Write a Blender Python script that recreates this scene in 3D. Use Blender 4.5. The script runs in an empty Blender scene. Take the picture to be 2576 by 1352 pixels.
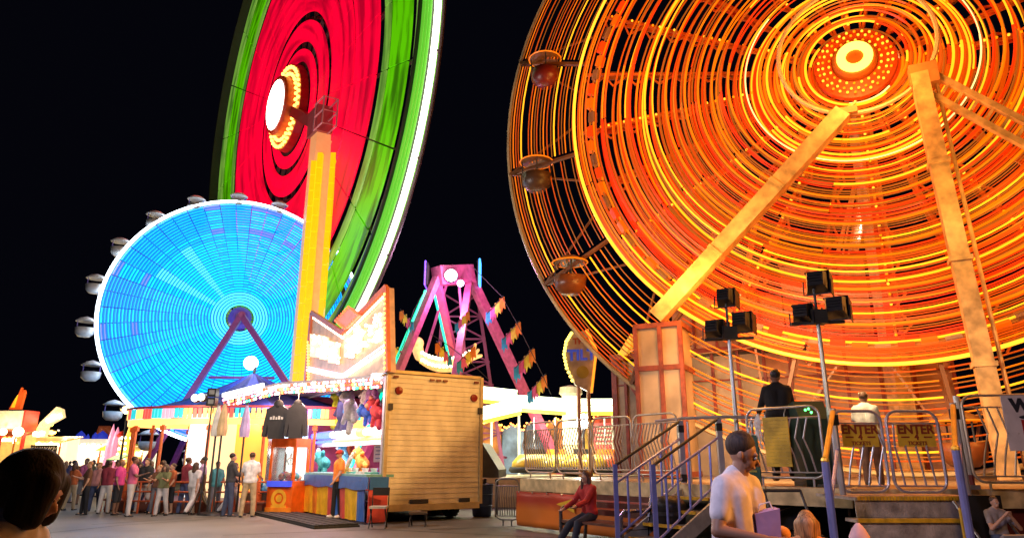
import bpy, math, random
from mathutils import Vector as V, Matrix
random.seed(7)
PI=math.pi
scene=bpy.context.scene
COL=scene.collection
# ---------------------------------------------------------------- camera
FPX=1717.0; CX=1287.5; CY=676.0; YH=1160.0; HC=1.48
PITCH=math.atan((YH-CY)/FPX)
FW=V((0,math.cos(PITCH),math.sin(PITCH))); UP=V((0,-math.sin(PITCH),math.cos(PITCH))); RT=V((1,0,0)); CO=V((0,0,HC))
cd=bpy.data.cameras.new('camera'); cam=bpy.data.objects.new('camera',cd); COL.objects.link(cam)
cam.location=CO; cam.rotation_euler=(PI/2+PITCH,0,0); cd.sensor_width=36; cd.lens=36*FPX/2575.0
cd.clip_end=2000; cd.clip_start=.1; scene.camera=cam
def ray(px,py): return FW+RT*((px-CX)/FPX)+UP*((CY-py)/FPX)
def P(px,py,Y): v=ray(px,py); return CO+v*(Y/v.y)
def G(px,py,z=0): v=ray(px,py); return CO+v*((z-HC)/v.z)
def ONP(px,py,o,n): v=ray(px,py); return CO+v*((o-CO).dot(n)/v.dot(n))
# ---------------------------------------------------------------- materials
MATS={}
def mat(name,rgb,rough=.55,metal=0,emit=None,es=0,var=.12,scale=5,bump=0,lit=True,trans=0,bscale=None):
    if name in MATS: return MATS[name]
    m=bpy.data.materials.new(name); m.use_nodes=True; nt=m.node_tree; b=nt.nodes['Principled BSDF']
    b.inputs['Roughness'].default_value=rough; b.inputs['Metallic'].default_value=metal
    b.inputs['Base Color'].default_value=(*rgb,1)
    if trans: b.inputs['Transmission Weight'].default_value=trans
    if var or bump:
        tc=nt.nodes.new('ShaderNodeTexCoord'); no=nt.nodes.new('ShaderNodeTexNoise'); no.inputs['Scale'].default_value=scale; no.inputs['Detail'].default_value=5
        nt.links.new(tc.outputs['Object'],no.inputs['Vector'])
        if var:
            r=nt.nodes.new('ShaderNodeValToRGB'); r.color_ramp.elements[0].position=.3; r.color_ramp.elements[1].position=.7
            r.color_ramp.elements[0].color=(*[max(0,c*(1-var*1.6)) for c in rgb],1); r.color_ramp.elements[1].color=(*[min(1,c*(1+var)) for c in rgb],1)
            nt.links.new(no.outputs['Fac'],r.inputs['Fac']); nt.links.new(r.outputs['Color'],b.inputs['Base Color'])
        if bump:
            n2=no
            if bscale:
                n2=nt.nodes.new('ShaderNodeTexNoise'); n2.inputs['Scale'].default_value=bscale; nt.links.new(tc.outputs['Object'],n2.inputs['Vector'])
            bp=nt.nodes.new('ShaderNodeBump'); bp.inputs['Strength'].default_value=bump; bp.inputs['Distance'].default_value=.02
            nt.links.new(n2.outputs['Fac'],bp.inputs['Height']); nt.links.new(bp.outputs['Normal'],b.inputs['Normal'])
    if emit is not None:
        b.inputs['Emission Color'].default_value=(*emit,1); b.inputs['Emission Strength'].default_value=es
        if not lit: m.cycles.emission_sampling='NONE'
    MATS[name]=m; return m
def glow(name,rgb,s,lit=False): return mat(name,tuple(min(.8,c*.5+.02) for c in rgb),.4,0,rgb,s,var=0,lit=lit)
# ---------------------------------------------------------------- mesh builder
def frame_of(d):
    d=d.normalized(); u=V((0,0,1)) if abs(d.z)<.95 else V((1,0,0))
    a=d.cross(u).normalized(); b=a.cross(d).normalized(); return a,b
def wloc(o):
    l=V((0,0,0))
    while o is not None: l+=o.location; o=o.parent
    return l
class MB:
    def __init__(s): s.v=[]; s.f=[]; s.m=[]
    def add(s,vs,fs,mi=0):
        o=len(s.v); s.v+=[tuple(x) for x in vs]; s.f+=[tuple(o+i for i in f) for f in fs]; s.m+=[mi]*len(fs); return s
    def hexa(s,c8,mi=0): return s.add(c8,[(0,3,2,1),(4,5,6,7),(0,1,5,4),(1,2,6,5),(2,3,7,6),(3,0,4,7)],mi)
    def box(s,c,sz,ax=None,mi=0):
        c=V(c); X,Y,Z=ax if ax else (V((1,0,0)),V((0,1,0)),V((0,0,1)))
        X=X*sz[0]/2; Y=Y*sz[1]/2; Z=Z*sz[2]/2
        return s.hexa([c-X-Y-Z,c+X-Y-Z,c+X+Y-Z,c-X+Y-Z,c-X-Y+Z,c+X-Y+Z,c+X+Y+Z,c-X+Y+Z],mi)
    def beam(s,p0,p1,w,h,mi=0,up=None):
        p0=V(p0);p1=V(p1);d=(p1-p0)
        if up is None: a,b=frame_of(d)
        else: a=d.cross(V(up)).normalized(); b=a.cross(d).normalized()
        a=a*w/2;b=b*h/2
        return s.hexa([p0-a-b,p0+a-b,p0+a+b,p0-a+b,p1-a-b,p1+a-b,p1+a+b,p1-a+b],mi)
    def tube(s,p0,p1,r,r1=None,n=8,mi=0):
        p0=V(p0);p1=V(p1);r1=r if r1 is None else r1; a,b=frame_of(p1-p0); vs=[]
        for p,q in ((p0,r),(p1,r1)):
            for i in range(n): t=2*PI*i/n; vs.append(p+a*math.cos(t)*q+b*math.sin(t)*q)
        fs=[(i,(i+1)%n,n+(i+1)%n,n+i) for i in range(n)]+[tuple(range(n))[::-1],tuple(range(n,2*n))]
        return s.add(vs,fs,mi)
    def path(s,pts,r,n=6,mi=0,closed=False):
        pts=[V(p) for p in pts]; N=len(pts); vs=[]; pa=None
        for k,p in enumerate(pts):
            if closed: d=pts[(k+1)%N]-pts[k-1]
            else: d=pts[min(k+1,N-1)]-pts[max(k-1,0)]
            d.normalize()
            if pa is None: a,b=frame_of(d)
            else:
                a=pa-d*pa.dot(d); a.normalize(); b=a.cross(d)
            pa=a
            for i in range(n): t=2*PI*i/n; vs.append(p+a*math.cos(t)*r+b*math.sin(t)*r)
        fs=[]
        for k in range(N if closed else N-1):
            k2=(k+1)%N
            for i in range(n): fs.append((k*n+i,k*n+(i+1)%n,k2*n+(i+1)%n,k2*n+i))
        if not closed: fs+= [tuple(range(n))[::-1],tuple(range((N-1)*n,N*n))]
        return s.add(vs,fs,mi)
    def ball(s,c,r,mi=0,seg=8,ring=5,sc=(1,1,1)):
        c=V(c); vs=[c+V((0,0,r*sc[2]))]; fs=[]
        for j in range(1,ring):
            ph=PI*j/ring
            for i in range(seg): t=2*PI*i/seg; vs.append(c+V((math.sin(ph)*math.cos(t)*r*sc[0],math.sin(ph)*math.sin(t)*r*sc[1],math.cos(ph)*r*sc[2])))
        vs.append(c-V((0,0,r*sc[2]))); L=len(vs)-1
        for i in range(seg):
            fs.append((0,1+i,1+(i+1)%seg)); fs.append((L,1+(ring-2)*seg+(i+1)%seg,1+(ring-2)*seg+i))
            for j in range(ring-2): a=1+j*seg; fs.append((a+i,a+seg+i,a+seg+(i+1)%seg,a+(i+1)%seg))
        return s.add(vs,fs,mi)
    def capsule(s,p0,r0,p1,r1,seg=10,mi=0):
        p0=V(p0);p1=V(p1); d=p1-p0
        if d.length<1e-6: d=V((0,0,1e-4)); p1=p0+d
        d.normalize(); a,b=frame_of(d); rows=[]
        for k in range(4): ph=PI/2*(1-k/4.0); rows.append((p0-d*math.sin(ph)*r0,math.cos(ph)*r0))
        rows.append((p0,r0)); rows.append((p1,r1))
        for k in range(1,5): ph=PI/2*k/4.0; rows.append((p1+d*math.sin(ph)*r1,math.cos(ph)*r1))
        rows=[rows[0]]+rows[1:-1]+[rows[-1]]
        vs=[rows[0][0]]
        for c,q in rows[1:-1]:
            for i in range(seg): t=2*PI*i/seg; vs.append(c+a*math.cos(t)*q+b*math.sin(t)*q)
        vs.append(rows[-1][0]); L=len(vs)-1; nr=len(rows)-2; fs=[]
        for i in range(seg):
            fs.append((0,1+(i+1)%seg,1+i)); q=1+(nr-1)*seg; fs.append((L,q+i,q+(i+1)%seg))
            for j in range(nr-1): x=1+j*seg; fs.append((x+i,x+(i+1)%seg,x+seg+(i+1)%seg,x+seg+i))
        return s.add(vs,fs,mi)
    def prism(s,poly,th,mi=0):
        poly=[V(p) for p in poly]; th=V(th); n=len(poly)
        return s.add(poly+[p+th for p in poly],[tuple(range(n))[::-1],tuple(range(n,2*n))]+[(i,(i+1)%n,n+(i+1)%n,n+i) for i in range(n)],mi)
    def lathe(s,prof,c=(0,0,0),n=24,mi=0,ax=None,ang=2*PI,a0=0):
        c=V(c); X,Y,Z=ax if ax else (V((1,0,0)),V((0,1,0)),V((0,0,1))); vs=[];fs=[];m=len(prof); full=abs(ang-2*PI)<1e-6
        N=n if full else n+1
        for i in range(N):
            t=a0+ang*i/n
            for r,z in prof: vs.append(c+X*math.cos(t)*r+Y*math.sin(t)*r+Z*z)
        for i in range(n):
            i2=(i+1)%N
            for j in range(m-1): fs.append((i*m+j,i2*m+j,i2*m+j+1,i*m+j+1))
        return s.add(vs,fs,mi)
    def build(s,name,mats,parent=None,smooth=False,auto=True):
        me=bpy.data.meshes.new(name); off=wloc(parent) if parent is not None else V((0,0,0))
        me.from_pydata([(x[0]-off.x,x[1]-off.y,x[2]-off.z) for x in s.v],[],s.f)
        for m in (mats if isinstance(mats,(list,tuple)) else [mats]): me.materials.append(m)
        if any(s.m): me.polygons.foreach_set('material_index',s.m)
        if smooth: me.polygons.foreach_set('use_smooth',[True]*len(s.f))
        me.update()
        o=bpy.data.objects.new(name,me); COL.objects.link(o)
        if parent is not None: o.parent=parent
        return o
def tag(o,label=None,cat=None,group=None,kind=None):
    if label: o['label']=label
    if cat: o['category']=cat
    if group: o['group']=group
    if kind: o['kind']=kind
    return o
def thing(name,label,cat,loc=(0,0,0),group=None,rz=0):
    o=bpy.data.objects.new(name,None); COL.objects.link(o); o.location=loc; o.rotation_euler=(0,0,rz); o.empty_display_size=.2
    return tag(o,label,cat,group)
def copy_tree(o,loc=None,rz=None,label=None,parent=None):
    c=o.copy(); COL.objects.link(c); c.parent=parent
    if loc is not None: c.location=loc
    if rz is not None: c.rotation_euler=(0,0,rz)
    if label: c['label']=label
    for ch in list(o.children): copy_tree(ch,parent=c)
    return c
def text(s,size,m,org,xd,yd,parent=None,name='lettering',depth=.01,align='CENTER',bold=0.0):
    cu=bpy.data.curves.new('t','FONT'); cu.body=s; cu.size=size; cu.extrude=depth; cu.align_x=align; cu.align_y='CENTER'; cu.offset=bold
    t=bpy.data.objects.new('t',cu); COL.objects.link(t); dg=bpy.context.evaluated_depsgraph_get()
    me=bpy.data.meshes.new_from_object(t.evaluated_get(dg)); bpy.data.objects.remove(t)
    xd=V(xd).normalized();yd=V(yd).normalized();zd=xd.cross(yd); off=wloc(parent) if parent else V((0,0,0)); org=V(org)-off
    me.transform(Matrix(((xd.x,yd.x,zd.x,org.x),(xd.y,yd.y,zd.y,org.y),(xd.z,yd.z,zd.z,org.z),(0,0,0,1))))
    me.materials.clear(); me.materials.append(m); me.name=name
    o=bpy.data.objects.new(name,me); COL.objects.link(o); o.parent=parent; return o
def lamp(kind,loc,energy,col,size=.3,aim=None,spot=60,blend=.6,sy=None):
    l=bpy.data.lights.new('lamp',kind); l.energy=energy; l.color=col
    if kind=='POINT': l.shadow_soft_size=size
    elif kind=='SPOT': l.shadow_soft_size=size; l.spot_size=math.radians(spot); l.spot_blend=blend
    else:
        l.size=size
        if sy: l.shape='RECTANGLE'; l.size_y=sy
    o=bpy.data.objects.new('lamp',l); COL.objects.link(o); o.location=loc
    if aim is not None: o.rotation_euler=(V(aim)-V(loc)).to_track_quat('-Z','Y').to_euler()
    return o
Zv=V((0,0,1))
# ---------------------------------------------------------------- world
w=bpy.data.worlds.new('World'); scene.world=w; w.use_nodes=True; nt=w.node_tree
bg=nt.nodes['Background']; sk=nt.nodes.new('ShaderNodeTexSky'); sk.sky_type='NISHITA'; sk.sun_disc=False
sk.sun_elevation=math.radians(-6); sk.sun_rotation=math.radians(200)
ad=nt.nodes.new('ShaderNodeMixRGB'); ad.blend_type='ADD'; ad.inputs['Fac'].default_value=1; ad.inputs[2].default_value=(.012,.013,.03,1)
nt.links.new(sk.outputs['Color'],ad.inputs[1]); nt.links.new(ad.outputs[0],bg.inputs['Color']); bg.inputs['Strength'].default_value=.1
scene.view_settings.view_transform='Standard'; scene.view_settings.look='None'; scene.view_settings.exposure=0; scene.view_settings.gamma=1
scene.cycles.sample_clamp_indirect=2.5; scene.cycles.sample_clamp_direct=0; scene.cycles.max_bounces=5; scene.cycles.caustics_reflective=False; scene.cycles.caustics_refractive=False
# ---------------------------------------------------------------- ground
def ground():
    mb=MB(); mb.add([(-220,-40,0),(220,-40,0),(220,300,0),(-220,300,0)],[(0,1,2,3)])
    m=bpy.data.materials.new('asphalt'); m.use_nodes=True; nt=m.node_tree; b=nt.nodes['Principled BSDF']
    tc=nt.nodes.new('ShaderNodeTexCoord')
    def noise(sc,det=6):
        n=nt.nodes.new('ShaderNodeTexNoise'); n.inputs['Scale'].default_value=sc; n.inputs['Detail'].default_value=det; nt.links.new(tc.outputs['Object'],n.inputs['Vector']); return n
    a=noise(.35); c=noise(40); d=noise(2.2)
    r=nt.nodes.new('ShaderNodeValToRGB'); r.color_ramp.elements[0].position=.35; r.color_ramp.elements[0].color=(.075,.07,.065,1); r.color_ramp.elements[1].position=.66; r.color_ramp.elements[1].color=(.22,.21,.195,1)
    mx=nt.nodes.new('ShaderNodeMixRGB'); mx.inputs['Fac'].default_value=.45; nt.links.new(a.outputs['Fac'],mx.inputs[1]); nt.links.new(d.outputs['Fac'],mx.inputs[2])
    nt.links.new(mx.outputs[0],r.inputs['Fac'])
    m2=nt.nodes.new('ShaderNodeMixRGB'); m2.blend_type='MULTIPLY'; m2.inputs['Fac'].default_value=.5; nt.links.new(r.outputs['Color'],m2.inputs[1])
    r2=nt.nodes.new('ShaderNodeValToRGB'); r2.color_ramp.elements[0].position=.3; r2.color_ramp.elements[0].color=(.45,.45,.45,1); r2.color_ramp.elements[1].position=.6; nt.links.new(c.outputs['Fac'],r2.inputs['Fac'])
    nt.links.new(r2.outputs['Color'],m2.inputs[2]); nt.links.new(m2.outputs[0],b.inputs['Base Color'])
    rr=nt.nodes.new('ShaderNodeValToRGB'); rr.color_ramp.elements[0].color=(.35,.35,.35,1); rr.color_ramp.elements[1].color=(.75,.75,.75,1); nt.links.new(d.outputs['Fac'],rr.inputs['Fac']); nt.links.new(rr.outputs['Color'],b.inputs['Roughness'])
    bp=nt.nodes.new('ShaderNodeBump'); bp.inputs['Strength'].default_value=.25; bp.inputs['Distance'].default_value=.01; nt.links.new(c.outputs['Fac'],bp.inputs['Height']); nt.links.new(bp.outputs['Normal'],b.inputs['Normal'])
    tag(mb.build('ground',m),kind='structure')
    # expansion joints / cable grooves across the pavement
    mj=mat('joint_tar',(.03,.03,.03),.8)
    for pts in ([(230,1318),(620,1292),(760,1275)],[(560,1345),(950,1330),(1400,1352)],[(1080,1330),(1420,1318),(1900,1330)],[(0,1352),(300,1320),(560,1302)]):
        w_=MB(); pp=[G(*p) for p in pts]
        for q0,q1 in zip(pp,pp[1:]):
            d=(q1-q0).normalized(); n=V((-d.y,d.x,0))*.025
            w_.add([q0-n+Zv*.004,q1-n+Zv*.004,q1+n+Zv*.004,q0+n+Zv*.004],[(0,1,2,3)])
        tag(w_.build('pavement_joint',mj),kind='structure')
ground()
M_ST=mat('galvanised_steel',(.55,.55,.56),.35,.85,var=.15); M_BK=mat('black_paint',(.012,.012,.013),.45); M_WH=mat('white_paint',(.75,.74,.72),.5)
M_DK=mat('dark_steel',(.05,.048,.05),.5,.5); M_RB=mat('rubber',(.02,.02,.02),.8); M_CH=mat('chrome',(.75,.75,.76),.18,1,var=.05)
M_RED=mat('red_paint',(.55,.03,.02),.4); M_ORP=mat('orange_paint',(.75,.2,.02),.4); M_YEL=mat('yellow_paint',(.75,.45,.03),.45)
B_W=glow('bulb_white',(1,.82,.55),9); B_O=glow('bulb_orange',(1,.35,.06),6); B_R=glow('bulb_red',(1,.06,.02),5); B_B=glow('bulb_blue',(.1,.25,1),5); B_G=glow('bulb_green',(.05,1,.3),4); B_P=glow('bulb_pink',(1,.25,.4),5)
B_GD=glow('bulb_gold',(1,.42,.02),2.2); B_DO=glow('bulb_deep_orange',(1,.2,.0),1.8)
B_Y=glow('bulb_yellow',(1,.75,.1),4)
# ================================================================ WHEELS
def disc_axes(yaw,tilt=0):
    y=math.radians(yaw);t=math.radians(tilt)
    n=V((math.sin(y)*math.cos(t),-math.cos(y)*math.cos(t),math.sin(t)))   # towards the viewer
    u=V((math.cos(y),math.sin(y),0)); v=n.cross(u)
    if v.z<0: v=-v
    return u,v,n
def arc(C,u,v,r,a0,a1,step=.05,off=V((0,0,0))):
    k=max(2,int(abs(a1-a0)/step)+1)
    return [C+off+u*math.cos(a0+(a1-a0)*i/(k-1))*r+v*math.sin(a0+(a1-a0)*i/(k-1))*r for i in range(k)]
# ---- blue ferris wheel, far
def blue_wheel():
    KB=27/45; C=P(603,800,45); u,v,n=disc_axes(26.5,0); R=8.25
    T=thing('ferris_wheel','blue glowing ferris wheel behind the carousel canopy','ferris wheel',(C.x,C.y,0))
    cy=glow('trail_cyan',(.0,.6,1),1.5); bl=glow('trail_blue',(.0,.2,1),1.0); vi=glow('trail_violet',(.2,.3,1),.9); ic=glow('trail_ice',(.08,.75,1),1.8); cb=glow('trail_azure',(.0,.45,1),1.3)
    wh=glow('rim_light_white',(.75,.88,1),9)
    st=mat('violet_steel',(.12,.08,.3),.5); NS=24
    ph=[random.random() for _ in range(NS*2)]
    for k in range(38):
        r=.95+k*(R-.25-.95)/37; mb=MB()
        for s in range(NS*2):
            a0=2*PI*s/(NS*2)+.004; a1=2*PI*(s+1)/(NS*2)-.004
            q=random.random(); mi=0 if k<22 or (k*7+s)%9>k-22 else 4
            if ph[s]<.2: mi=4 if (k+s)%3<1 else 0
            if ph[s]<.14 and k%9<2 and k>24: mi=2
            if ph[s]>.9 and k<26 or k<5: mi=3
            mb.path(arc(C,u,v,r,a0,a1,.06),.052,4,mi)
        for s in range(NS):
            mb.path(arc(C,u,v,r+.095,2*PI*s/NS+.004,2*PI*(s+1)/NS-.004,.07,-n*.05),.05,4,1)
        mb.build('trail_hoop',[cy,bl,vi,ic,cb],T)  # glowing hoops stand in for the trails of the spinning lights
    for s in range(NS):
        a=2*PI*(s+.5)/NS+.13; d=u*math.cos(a)+v*math.sin(a); mb=MB()
        mb.beam(C+d*.7-n*.2,C+d*R-n*.2,.035,.1,0,n); mb.build('spoke',st,T)
    mb=MB(); mb.path(arc(C,u,v,R,0,2*PI*159/160,.0395),.1,6,closed=True); mb.build('rim_light',wh,T)
    mb=MB(); mb.path(arc(C,u,v,R+.02,0,2*PI*79/80,.079,-n*.9),.06,5,closed=True); mb.build('back_rim',st,T)
    mb=MB(); mb.lathe([(0,.5),(.5,.5),(.72,.3),(.72,-.5),(0,-.5)],C,24,ax=(u,v,n)); hub=mb.build('hub',mat('hub_violet',(.1,.05,.35),.4,emit=(.12,.05,.6),es=.25,var=.1),T)
    mb=MB(); mb.lathe([(0,.62),(.3,.6),(.34,.505),(0,.505)],C,16,ax=(u,v,n)); mb.build('hub_cap',mat('cap_mauve',(.35,.15,.4),.4),hub)
    gm=mat('gondola_grey',(.42,.45,.46),.45)
    for i in range(20):
        a=2*PI*i/20+.1; p=C+(u*math.cos(a)+v*math.sin(a))*(R+.55)-n*.45
        mb=MB(); mb.lathe([(0,-1.0),(.32,-.98),(.5,-.8),(.56,-.45),(.5,-.45),(.3,-.85),(0,-.85)],p,14)
        g=mb.build('gondola',gm,T,True); mb=MB(); mb.lathe([(0,.28),(.35,.16),(.6,-.02),(.58,-.06),(0,.1)],p,14); mb.build('canopy',gm,g,True)
        mb=MB(); [mb.tube(p+u*.45*sx+Zv*-.45,p+u*.45*sx+Zv*.05,.03) for sx in(-1,1)]; mb.tube(p+u*.55,C+(u*math.cos(a)+v*math.sin(a))*R-n*.9,.04); mb.build('hanger',st,g)
    leg=mat('leg_violet',(.3,.06,.22),.45)
    F=C+n*1.2
    for tgt in ((440,1050),(735,985)):
        e=P(*tgt,43.6); d=(e-F); foot=F+d*((F.z+1.3)/(F.z-e.z)); mb=MB(); mb.beam(F,foot,.3,.36); mb.build('leg',leg,T)
    mb=MB(); a,b=P(525,948,43.6),P(690,950,43.7); mb.beam(a,b,.12,.16); mb.build('cross_brace',leg,T)
    mb=MB(); mb.tube(C-n*.6,C+n*1.4,.22,n=14); mb.build('axle',leg,T)
    for tgt in ((470,1090),(760,1090)):
        e=P(*tgt,47); Bk=C-n*1.6; d=e-Bk; foot=Bk+d*((Bk.z+1.3)/(Bk.z-e.z)); mb=MB(); mb.beam(Bk,foot,.25,.3); mb.build('leg',leg,T)
    C2=P(603,800,27); T.location=(C2.x,C2.y,C2.z-C.z*KB); T.scale=(KB,KB,KB)
    lamp('POINT',C2+n*1.6-Zv*3,130,(.1,.5,1),1.0); lamp('POINT',C2+n*1.6-Zv*3-u*3.5,130,(.1,.5,1),1.0)
blue_wheel()
# ---- red and green wheel
def red_wheel():
    C=P(735,275,25); u,v,n=disc_axes(-52.7,-3.2)
    T=thing('spinning_wheel_ride','tall red and green lit wheel on a yellow tower above the game booth','fairground ride',(C.x,C.y,0))
    def panelmat(name,c1,c2,s):
        m=bpy.data.materials.new(name); m.use_nodes=True; nt=m.node_tree; b=nt.nodes['Principled BSDF']; tc=nt.nodes.new('ShaderNodeTexCoord'); no=nt.nodes.new('ShaderNodeTexNoise')
        no.inputs['Scale'].default_value=1.0; no.inputs['Detail'].default_value=5
        vs=nt.nodes.new('ShaderNodeVectorMath'); vs.operation='SUBTRACT'; vs.inputs[1].default_value=(0,0,C.z); nt.links.new(tc.outputs['Object'],vs.inputs[0]); vl=nt.nodes.new('ShaderNodeVectorMath'); vl.operation='LENGTH'; nt.links.new(vs.outputs[0],vl.inputs[0])
        vm=nt.nodes.new('ShaderNodeVectorMath'); vm.operation='SCALE'; vm.inputs['Scale'].default_value=.42; nt.links.new(vs.outputs[0],vm.inputs[0]); cx_=nt.nodes.new('ShaderNodeCombineXYZ'); ml=nt.nodes.new('ShaderNodeMath'); ml.operation='MULTIPLY'; ml.inputs[1].default_value=2.6; nt.links.new(vl.outputs['Value'],ml.inputs[0]); nt.links.new(ml.outputs[0],cx_.inputs[0]); va=nt.nodes.new('ShaderNodeVectorMath'); nt.links.new(cx_.outputs[0],va.inputs[0]); nt.links.new(vm.outputs[0],va.inputs[1]); nt.links.new(va.outputs[0],no.inputs['Vector']); r=nt.nodes.new('ShaderNodeValToRGB')
        r.color_ramp.elements[0].position=.36; r.color_ramp.elements[0].color=(*c2,1); r.color_ramp.elements[1].position=.56; r.color_ramp.elements[1].color=(*c1,1)
        nt.links.new(no.outputs['Fac'],r.inputs['Fac']); nt.links.new(r.outputs['Color'],b.inputs['Emission Color']); nt.links.new(r.outputs['Color'],b.inputs['Base Color']); b.inputs['Emission Strength'].default_value=s; m.cycles.emission_sampling='NONE'; return m  # ring streaks of the spinning lights are put into the glow colour
    red=panelmat('streak_red',(1,.0,.035),(.42,.0,.018),.95); grn=panelmat('streak_green',(.11,.6,.0),(.03,.16,.0),.75); gr2=panelmat('streak_pale_green',(.22,.5,.06),(.06,.2,.02),.6)
    NS=24; st=mat('wheel_frame',(.06,.03,.03),.5)
    bands=[(1.95,2.45,.2,red),(2.75,3.6,.12,red),(3.95,5.0,.16,red),(5.1,5.85,.10,red),(6.0,7.75,.12,red),(8.15,8.5,.06,gr2),(8.65,9.9,.16,grn),(10.2,10.95,.1,gr2)]
    for s in range(NS):
        a0=2*PI*s/NS; mid=a0+PI/NS; d=u*math.cos(mid)+v*math.sin(mid)
        mb=MB(); mb.beam(C+u*math.cos(a0)*1.2+v*math.sin(a0)*1.2-n*.16,C+(u*math.cos(a0)+v*math.sin(a0))*11.4-n*.16,.06,.14,0,n)
        sp=mb.build('spoke',st,T)
        mr,mg=MB(),MB()
        for r0,r1,gap,m in bands:
            g=.003
            K=4; inn=[C+(u*math.cos(a0+g+(2*PI/NS-2*g)*i/K)+v*math.sin(a0+g+(2*PI/NS-2*g)*i/K))*r0 for i in range(K+1)]
            out=[C+(u*math.cos(a0+g+(2*PI/NS-2*g)*i/K)+v*math.sin(a0+g+(2*PI/NS-2*g)*i/K))*r1 for i in range(K+1)]
            (mr if m is red else mg).prism(inn+out[::-1],-n*.06,0 if m in(red,grn) else 1)
        mr.build('red_trail_panel',red,T); mg.build('green_trail_panel',[grn,gr2],T)  # glowing panels added in place of the swept red and green light
    wl=glow('rim_tube_white',(1,.97,.78),7); mb=MB(); mb.path(arc(C,u,v,11.33,0,2*PI*119/120,.0527,-n*.05),.09,8,closed=True); mb.build('rim_light',wl,T)
    mb=MB(); [mb.path(arc(C,u,v,r,0,2*PI*79/80,.079,-n*.2),.06,5,closed=True) for r in (3.75,7.95,11.4)]; mb.build('rim',st,T)
    mb=MB(); mb.lathe([(11.02,-.35),(11.12,-.35),(11.12,.4),(11.02,.4),(11.02,-.35)],C,96,ax=(u,v,n)); mb.build('drum_rim',mat('drum_brown',(.03,.04,.02),.6),T)
    mb=MB(); [mb.path(arc(C,u,v,11.22,0,2*PI*119/120,.0527,n*o_),.05,6,closed=True) for o_ in (.12,.22,.32,-.2,-.3)]; mb.build('rim_glow_green',glow('rim_tube_green',(.12,.55,.03),.8),T)  # green tubes added for the pale green glow beside the white rim
    # hub
    HC_=C+n*.6
    mb=MB(); mb.lathe([(0,.1),(1.15,.1),(1.2,0),(1.2,-.55),(0,-.55)],HC_,32,ax=(u,v,n)); hub=mb.build('hub',mat('hub_orange',(.5,.1,.02),.4),T)
    mb=MB(); mb.lathe([(0,.16),(.98,.13),(1.02,.104),(0,.104)],HC_,32,ax=(u,v,n)); mb.build('hub_light',glow('hub_white',(1,.96,.85),10,True),hub)
    mb=MB()
    for r,k in ((1.35,34),(1.62,40)):
        for i in range(k): a=2*PI*i/k; mb.ball(C+n*.35+(u*math.cos(a)+v*math.sin(a))*r,.075,i%2,6,4)
    mb.build('bulb_ring',[B_O,B_Y],hub)
    mb=MB(); mb.lathe([(1.22,.3),(1.75,.3),(1.8,.0),(1.2,.0)],C,32,ax=(u,v,n)); mb.build('hub_plate',mat('hub_red',(.35,.01,.01),.4),hub)
    # tower with yellow light columns
    top=P(812,318,22.0); base=V((top.x,top.y,0))
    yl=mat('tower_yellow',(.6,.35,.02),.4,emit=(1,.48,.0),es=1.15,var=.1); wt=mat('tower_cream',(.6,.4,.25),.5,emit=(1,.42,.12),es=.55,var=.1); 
    bt=P(815,800,22)
    mb=MB(); mb.beam(V((base.x,base.y,0)),V((top.x,top.y,top.z)),.6,.6,0,u); mb.build('tower',wt,T)
    for px in (774,789,823):
        z1=P(px,385 if px>780 else 405,21.6).z; q=P(px,600,21.6); mb=MB(); [mb.box((q.x,q.y,2.5+(z1-2.5)*(i_+.5)/16),(.17,.17,(z1-2.5)/16-.03)) for i_ in range(16)]; mb.build('light_column',yl,T)
    mb=MB(); mb.box(top+Zv*.1,(.9,.8,1.0),(u,n,Zv)); hd=mb.build('bearing_head',mat('head_mauve',(.4,.12,.12),.5),T)
    mb=MB()
    for zz in (-.5,.0,.5):
        mb.path([top+Zv*zz+u*.5+n*.5,top+Zv*zz+u*1.25+n*.5,top+Zv*zz+u*1.25-n*.0,top+Zv*zz+u*.5],.03)
    for a_,b_ in ((.5,.5),(1.25,.5),(1.25,0)): mb.tube(top+u*a_+n*b_-Zv*.5,top+u*a_+n*b_+Zv*.5,.03)
    mb.build('service_cage',mat('cage_pink',(.7,.4,.4),.4),hd)
    mb=MB(); mb.beam(top+n*.2,C+n*.2,.34,.4); mb.build('axle_arm',mat('arm_red',(.3,.04,.04),.5),T)
    C2=P(735,275,31); KR=31/25; T.location=(C2.x,C2.y,C2.z-C.z*KR); T.scale=(KR,KR,KR); lamp('POINT',C2+n*4+V((0,0,-3)),500,(1,.1,.1),1.2)
red_wheel()
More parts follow.
